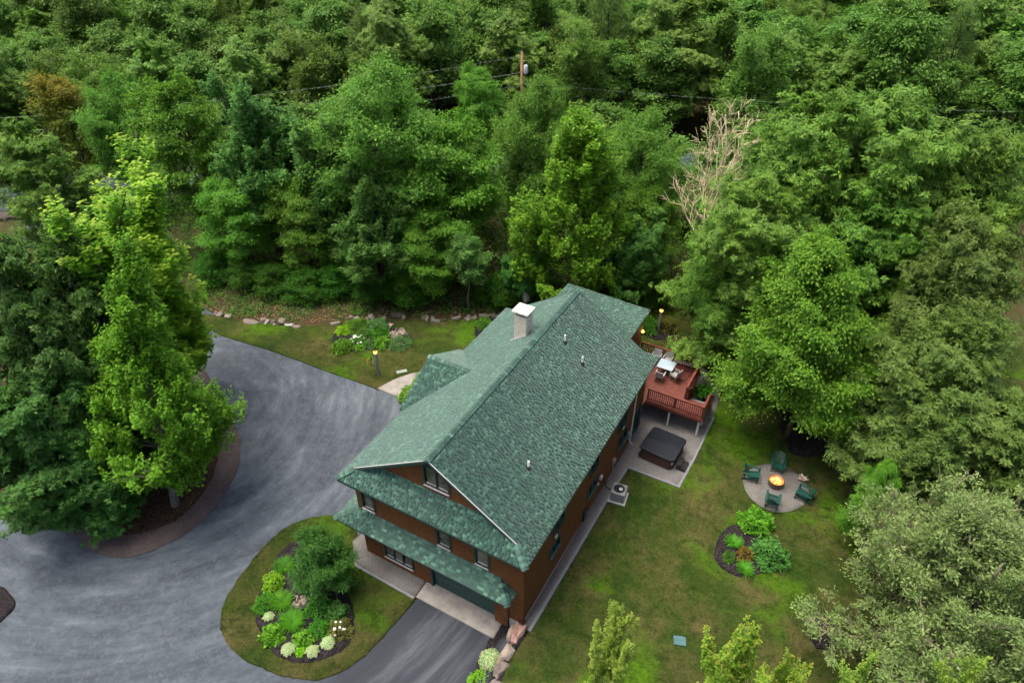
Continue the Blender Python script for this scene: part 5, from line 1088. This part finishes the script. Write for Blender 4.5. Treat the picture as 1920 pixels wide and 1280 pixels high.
shrub('juniper', 'blue-grey juniper spreading at the right end of the lawn bed', -14.20, 16.24, 0.85, 0.32, 'lf_blue', 'mound', 0.18, 0.18)
shrub('flowering_shrub', 'small pink-flowered plant behind the stump in the lawn bed', -16.17, 17.66, 0.26, 0.21, 'lf_shrub', 'mound', 0.1, 0.6,flowers='fl_pink',nf=7)
shrub('shrub', 'low yellow-green plants at the front edge of the lawn bed', -16.53, 14.34, 0.34, 0.17, 'lf_maple', 'mound', 0.1, 0.7)
shrub('shrub', 'tall yellow-green shrub at the top of the kidney bed on the right lawn', 13.54, 12.52, 0.85, 0.9, 'lf_maple', 'mound', 0.16, 0.6)
shrub('shrub', 'blue-green shrub at the right of the kidney bed', 14.70, 10.72, 0.85, 0.9, 'lf_upright', 'mound', 0.16, 0.5)
shrub('golden_shrub', 'golden brown shrub in the middle of the kidney bed', 13.58, 10.10, 0.42, 0.5, 'lf_yellow', 'mound', 0.1, 0.5)
shrub('daylily', 'small spiky green clump at the upper left of the kidney bed', 12.82, 10.66, 0.35, 0.4, 'lf_daylily', 'blades', 0.5, 0.1)
shrub('shrub', 'small round green shrub at the left of the kidney bed', 12.85, 9.57, 0.33, 0.36, 'lf_shrub', 'mound', 0.09, 0.6)
shrub('daylily', 'small spiky green clump at the bottom of the kidney bed', 13.79, 9.26, 0.35, 0.4, 'lf_daylily', 'blades', 0.5, 0.1)
shrub('shrub', 'dark green shrub left of the lamp post behind the deck', 1.75, 27.44, 0.75, 0.95, 'lf_shrub', 'mound', 0.13, 0.6)
shrub('shrub', 'bronze shrub right of the lamp post behind the deck', 2.87, 28.24, 0.8, 0.8, 'lf_brown', 'mound', 0.12, 0.6)
shrub('shrub', 'bright green shrub beside the walkway under the porch eave', -9.77, 11.65, 0.75, 0.9, 'lf_maple', 'mound', 0.13, 0.6)
shrub('shrub', 'green shrub behind the walkway shrub at the house wall', -10.04, 13.18, 0.6, 0.7, 'lf_layer', 'mound', 0.12, 0.6)
shrub('shrub', 'green plant in the dark bed at the far left house corner', -9.83, 21.45, 0.6, 0.6, 'lf_layer', 'mound', 0.13, 0.6)
shrub('shrub', 'round bright green shrub below the big hosta by the garage drive', 4.29, -2.49, 0.55, 0.6, 'lf_lime', 'mound', 0.11, 0.25)
# the big variegated hosta by the garage drive: every leaf its own part
t = thing('hosta', 'big variegated hosta with white-edged leaves beside the garage drive', 'hosta', (4.25, -1.25, float(hgt(4.25, -1.25)) + .1)); rh = random.Random(4)
def hosta_leaf(seed):
    rg = np.random.default_rng(seed); ys_ = [0, .25, .5, .75, 1]; ws = [.02, .34, .42, .27, .0]; V, T = [], []
    for yv, wv in zip(ys_, ws):
        zz = .12 * sin(yv * 2.6) - .16 * yv * yv
        for a in (-1, -.62, 0, .62, 1): V.append((a * wv, yv, zz + .10 * abs(a) * wv / .42 + rg.normal(0, .008))); T.append(1.0 if abs(a) == 1 or yv > .97 else 0.0)
    Q = [(i * 5 + j, i * 5 + j + 1, i * 5 + j + 6, i * 5 + j + 5) for i in range(4) for j in range(4)]
    me = np_mesh('leaf', V, Q, tone=[.5] * len(V), tip=T); me.materials.append(M['lf_hosta']); return me
HL = [hosta_leaf(i) for i in range(3)]
for i in range(96):
    k_ = sqrt((i + .5) / 96); a = i * 2.399; o = obj('leaf', HL[i % 3], None, t); o.location = ((k_ * .56 - .1) * cos(a), (k_ * .56 - .1) * sin(a), .62 * sqrt(max(0, 1 - .85 * k_ * k_)) + .02); s_ = rh.uniform(.24, .34); o.scale = (s_ * .95, s_, s_); o.rotation_euler = (-.1 - .75 * k_ + rh.gauss(0, .1), rh.gauss(0, .15), a - pi / 2 + rh.gauss(0, .25))
for lb, x, y, s_ in (('weathered driftwood stump among the daylilies of the island bed', -6.1, -3.4, .5), ('weathered hollow stump at the right end of the lawn bed', -14.9, 17.1, .75)):
    m_ = MB(); rs = random.Random(int(s_ * 100))
    n = 14
    for i in range(n): pass
    prof = [(s_ * .8, 0), (s_ * .72, .2 * s_), (s_ * .62, .55 * s_), (s_ * .5, .6 * s_), (s_ * .42, .3 * s_), (.05, .25 * s_)]; m_.lathe(prof, n)
    m_.v = [(a * (1 + .22 * sin(3 * atan2(b, a + 1e-6) + c * 4) + rs.uniform(-.06, .06)), b * (1 + .2 * sin(2 * atan2(b, a + 1e-6))), c * (1 + .35 * sin(5 * atan2(b, a + 1e-6)))) for a, b, c in m_.v]
    t = thing('stump', lb, 'stump', (x, y, float(hgt(x, y)) + .08)); part('stump_body', m_, M['driftwood'], t)
    for i in range(4):
        a = rs.uniform(0, 6.28); part('root', MB().tube([(.4 * s_ * cos(a), .4 * s_ * sin(a), .25 * s_), (.9 * s_ * cos(a), .9 * s_ * sin(a), .12), (1.25 * s_ * cos(a + .3), 1.25 * s_ * sin(a + .3), .02)], [.13 * s_, .09 * s_, .03 * s_], 6), M['driftwood'], t)
# hanging basket and the planter's greenery
t = thing('hanging_basket', 'hanging basket of red flowers beside the lawn lamp post', 'flower basket', (-13.72, 12.45, 1.15)); part('basket', MB().lathe([(.05, -.18), (.2, -.1), (.24, .05), (.2, .05)], 14), M['driftwood'], t)
obj('foliage', bush_mesh('foliage', 3, .3, .3, 300, .12, .6, 'lf_shrub'), None, t)
for i in range(12):
    a = i * 2.4; o = obj('flower', MB().lathe([(.02, -.03), (.06, 0), (.05, .035), (.01, .05)], 7).mesh('flower'), M['fl_red'], t); o.location = (.3 * cos(a), .3 * sin(a), .05 + .2 * ((i * 7) % 5) / 5)
part('hanger', MB().tube([(0, 0, .1), (0, 0, .72), (.34, .06, .76)], .012, 5, False), M['black_metal'], t)
obj('foliage', bush_mesh('foliage', 9, .55, .5, 700, .16, .5, 'lf_shrub'), None, PLANTER).location = (0, 0, .45)

# ------------------------------------------------------------------ undergrowth, litter and grass (uncountable)
rg = np.random.default_rng(99)
def scatter(n, x0, x1, y0, y1): return rg.uniform(x0, x1, n), rg.uniform(y0, y1, n)
BANK = [(-31, 12.3), (-27.7, 12.8), (-25, 13.7), (-22.5, 14.8), (-20, 16.8), (-18, 18.4), (-16.2, 19.5), (-13, 21.1), (-11.3, 22.3), (-9.5, 23.5), (-6, 26), (-1, 29.6), (4, 31.6), (8, 32), (14, 36), (16, 50), (0, 56), (-22, 44), (-42, 31), (-54, 20), (-50, 15), (-40, 12.5)]
x, y = scatter(9000, -55, 20, 12, 58); k = inside(BANK, x, y); x, y = x[k], y[k]
pn = np.sin(x * .55 + 1) * np.cos(y * .6) + .6 * np.sin(x * 1.3 + y * .9); edge = np.min(np.hypot(x[:, None] - BP[None, :, 0], y[:, None] - BP[None, :, 1]), 1)
keep = (rg.random(len(x)) < np.clip(.8 + pn * .35, .2, 1) * np.clip((edge - .2) / 1.1 + .42, 0, 1)); x, y, edge = x[keep], y[keep], edge[keep]; nC = len(x); per = 24; ci = np.repeat(np.arange(nC), per)
hc = rg.uniform(.3, .95, nC) * np.clip(.55 + edge * .2, .5, 1.7); g = rg.normal(0, .5, (nC * per, 3)); g[:, 2] = np.abs(g[:, 2]) * 1.2
P = np.stack([x[ci], y[ci], hgt(x[ci], y[ci]) * 0], 1) + g * np.stack([hc, hc, hc], 1)[ci] * np.array([[1.05, 1.05, 1.0]])
N = unit(np.array([[0, 0, 1.0]]) + g * .4 + rg.normal(0, .4, g.shape)); D = unit(g * [1, 1, .3] + rg.normal(0, .5, g.shape)); Ls = rg.uniform(.09, .22, len(P))
V, Q = leaf_quads(P, D, N, Ls, Ls * .3, .18, .2); tone = np.clip(rg.normal(.5, .16, nC)[ci] + rg.normal(0, .18, len(P)), 0, 1)
o = obj('undergrowth', np_mesh('undergrowth', V, Q, tone=np.repeat(tone, 4)), M['lf_under']); tag(o, 'tangled green undergrowth on the bank below the trees', 'undergrowth', None, 'stuff')
x, y = scatter(52000, -55, 16, 11.5, 36); k = inside(BANK, x, y); x, y = x[k], y[k]; edge = np.min(np.hypot(x[:, None] - BP[None, ::3, 0], y[:, None] - BP[None, ::3, 1]), 1); k = rg.random(len(x)) < np.clip(1.15 - edge / 3, .1, 1); x, y = x[k], y[k]; n = len(x)
P = np.stack([x, y, rg.uniform(-.06, .03, n)], 1); D = unit(rg.normal(0, 1, (n, 3)) * [1, 1, .25]); N = unit(np.array([[0, 0, 1.0]]) + rg.normal(0, .35, (n, 3))); Ls = rg.uniform(.1, .2, n)
V, Q = leaf_quads(P, D, N, Ls, Ls * .32); o = obj('leaf_litter', np_mesh('leaf_litter', V, Q, tone=np.repeat(rg.random(n), 4)), M['lf_litter']); tag(o, 'fallen brown leaves behind the stone edging', 'leaf litter', None, 'stuff')
# short grass on the lawns
allx, ally = [], []
for poly_, n in ((RIGHT_LAWN, 150000), (NORTH_LAWN, 45000), (IL, 26000)):
    A = np.array(poly_); x0, y0 = A.min(0); x1, y1 = A.max(0); x1 = min(x1, 27)
    x, y = scatter(n, x0, x1, y0, y1); k = inside(poly_, x, y)
    for b in list(BEDS.values()) + [FIRE_CIRCLE, WALKWAY]: k &= ~inside(b, x, y)
    k &= ~((x > -6.3) & (x < 5.5) & (y > .0) & (y < 17)); allx.append(x[k]); ally.append(y[k])
x = np.concatenate(allx); y = np.concatenate(ally); n = len(x); P = np.stack([x, y, hgt(x, y) + .03], 1); a = rg.uniform(0, 6.28, n); o2 = np.stack([np.cos(a), np.sin(a), 0 * a], 1); X = np.stack([-np.sin(a), np.cos(a), 0 * a], 1); hh_ = rg.uniform(.04, .12, n)[:, None]
V = np.stack([P - X * .02, P + X * .02, P + o2 * hh_ * rg.uniform(.3, 1.1, (n, 1)) + np.array([[0, 0, 1]]) * hh_], 1).reshape(-1, 3)
o = obj('grass', np_mesh('grass', V, np.arange(n * 3).reshape(-1, 3), tone=np.repeat(rg.random(n), 3)), M['blade']); tag(o, 'short mown grass on the lawns', 'grass', None, 'stuff')
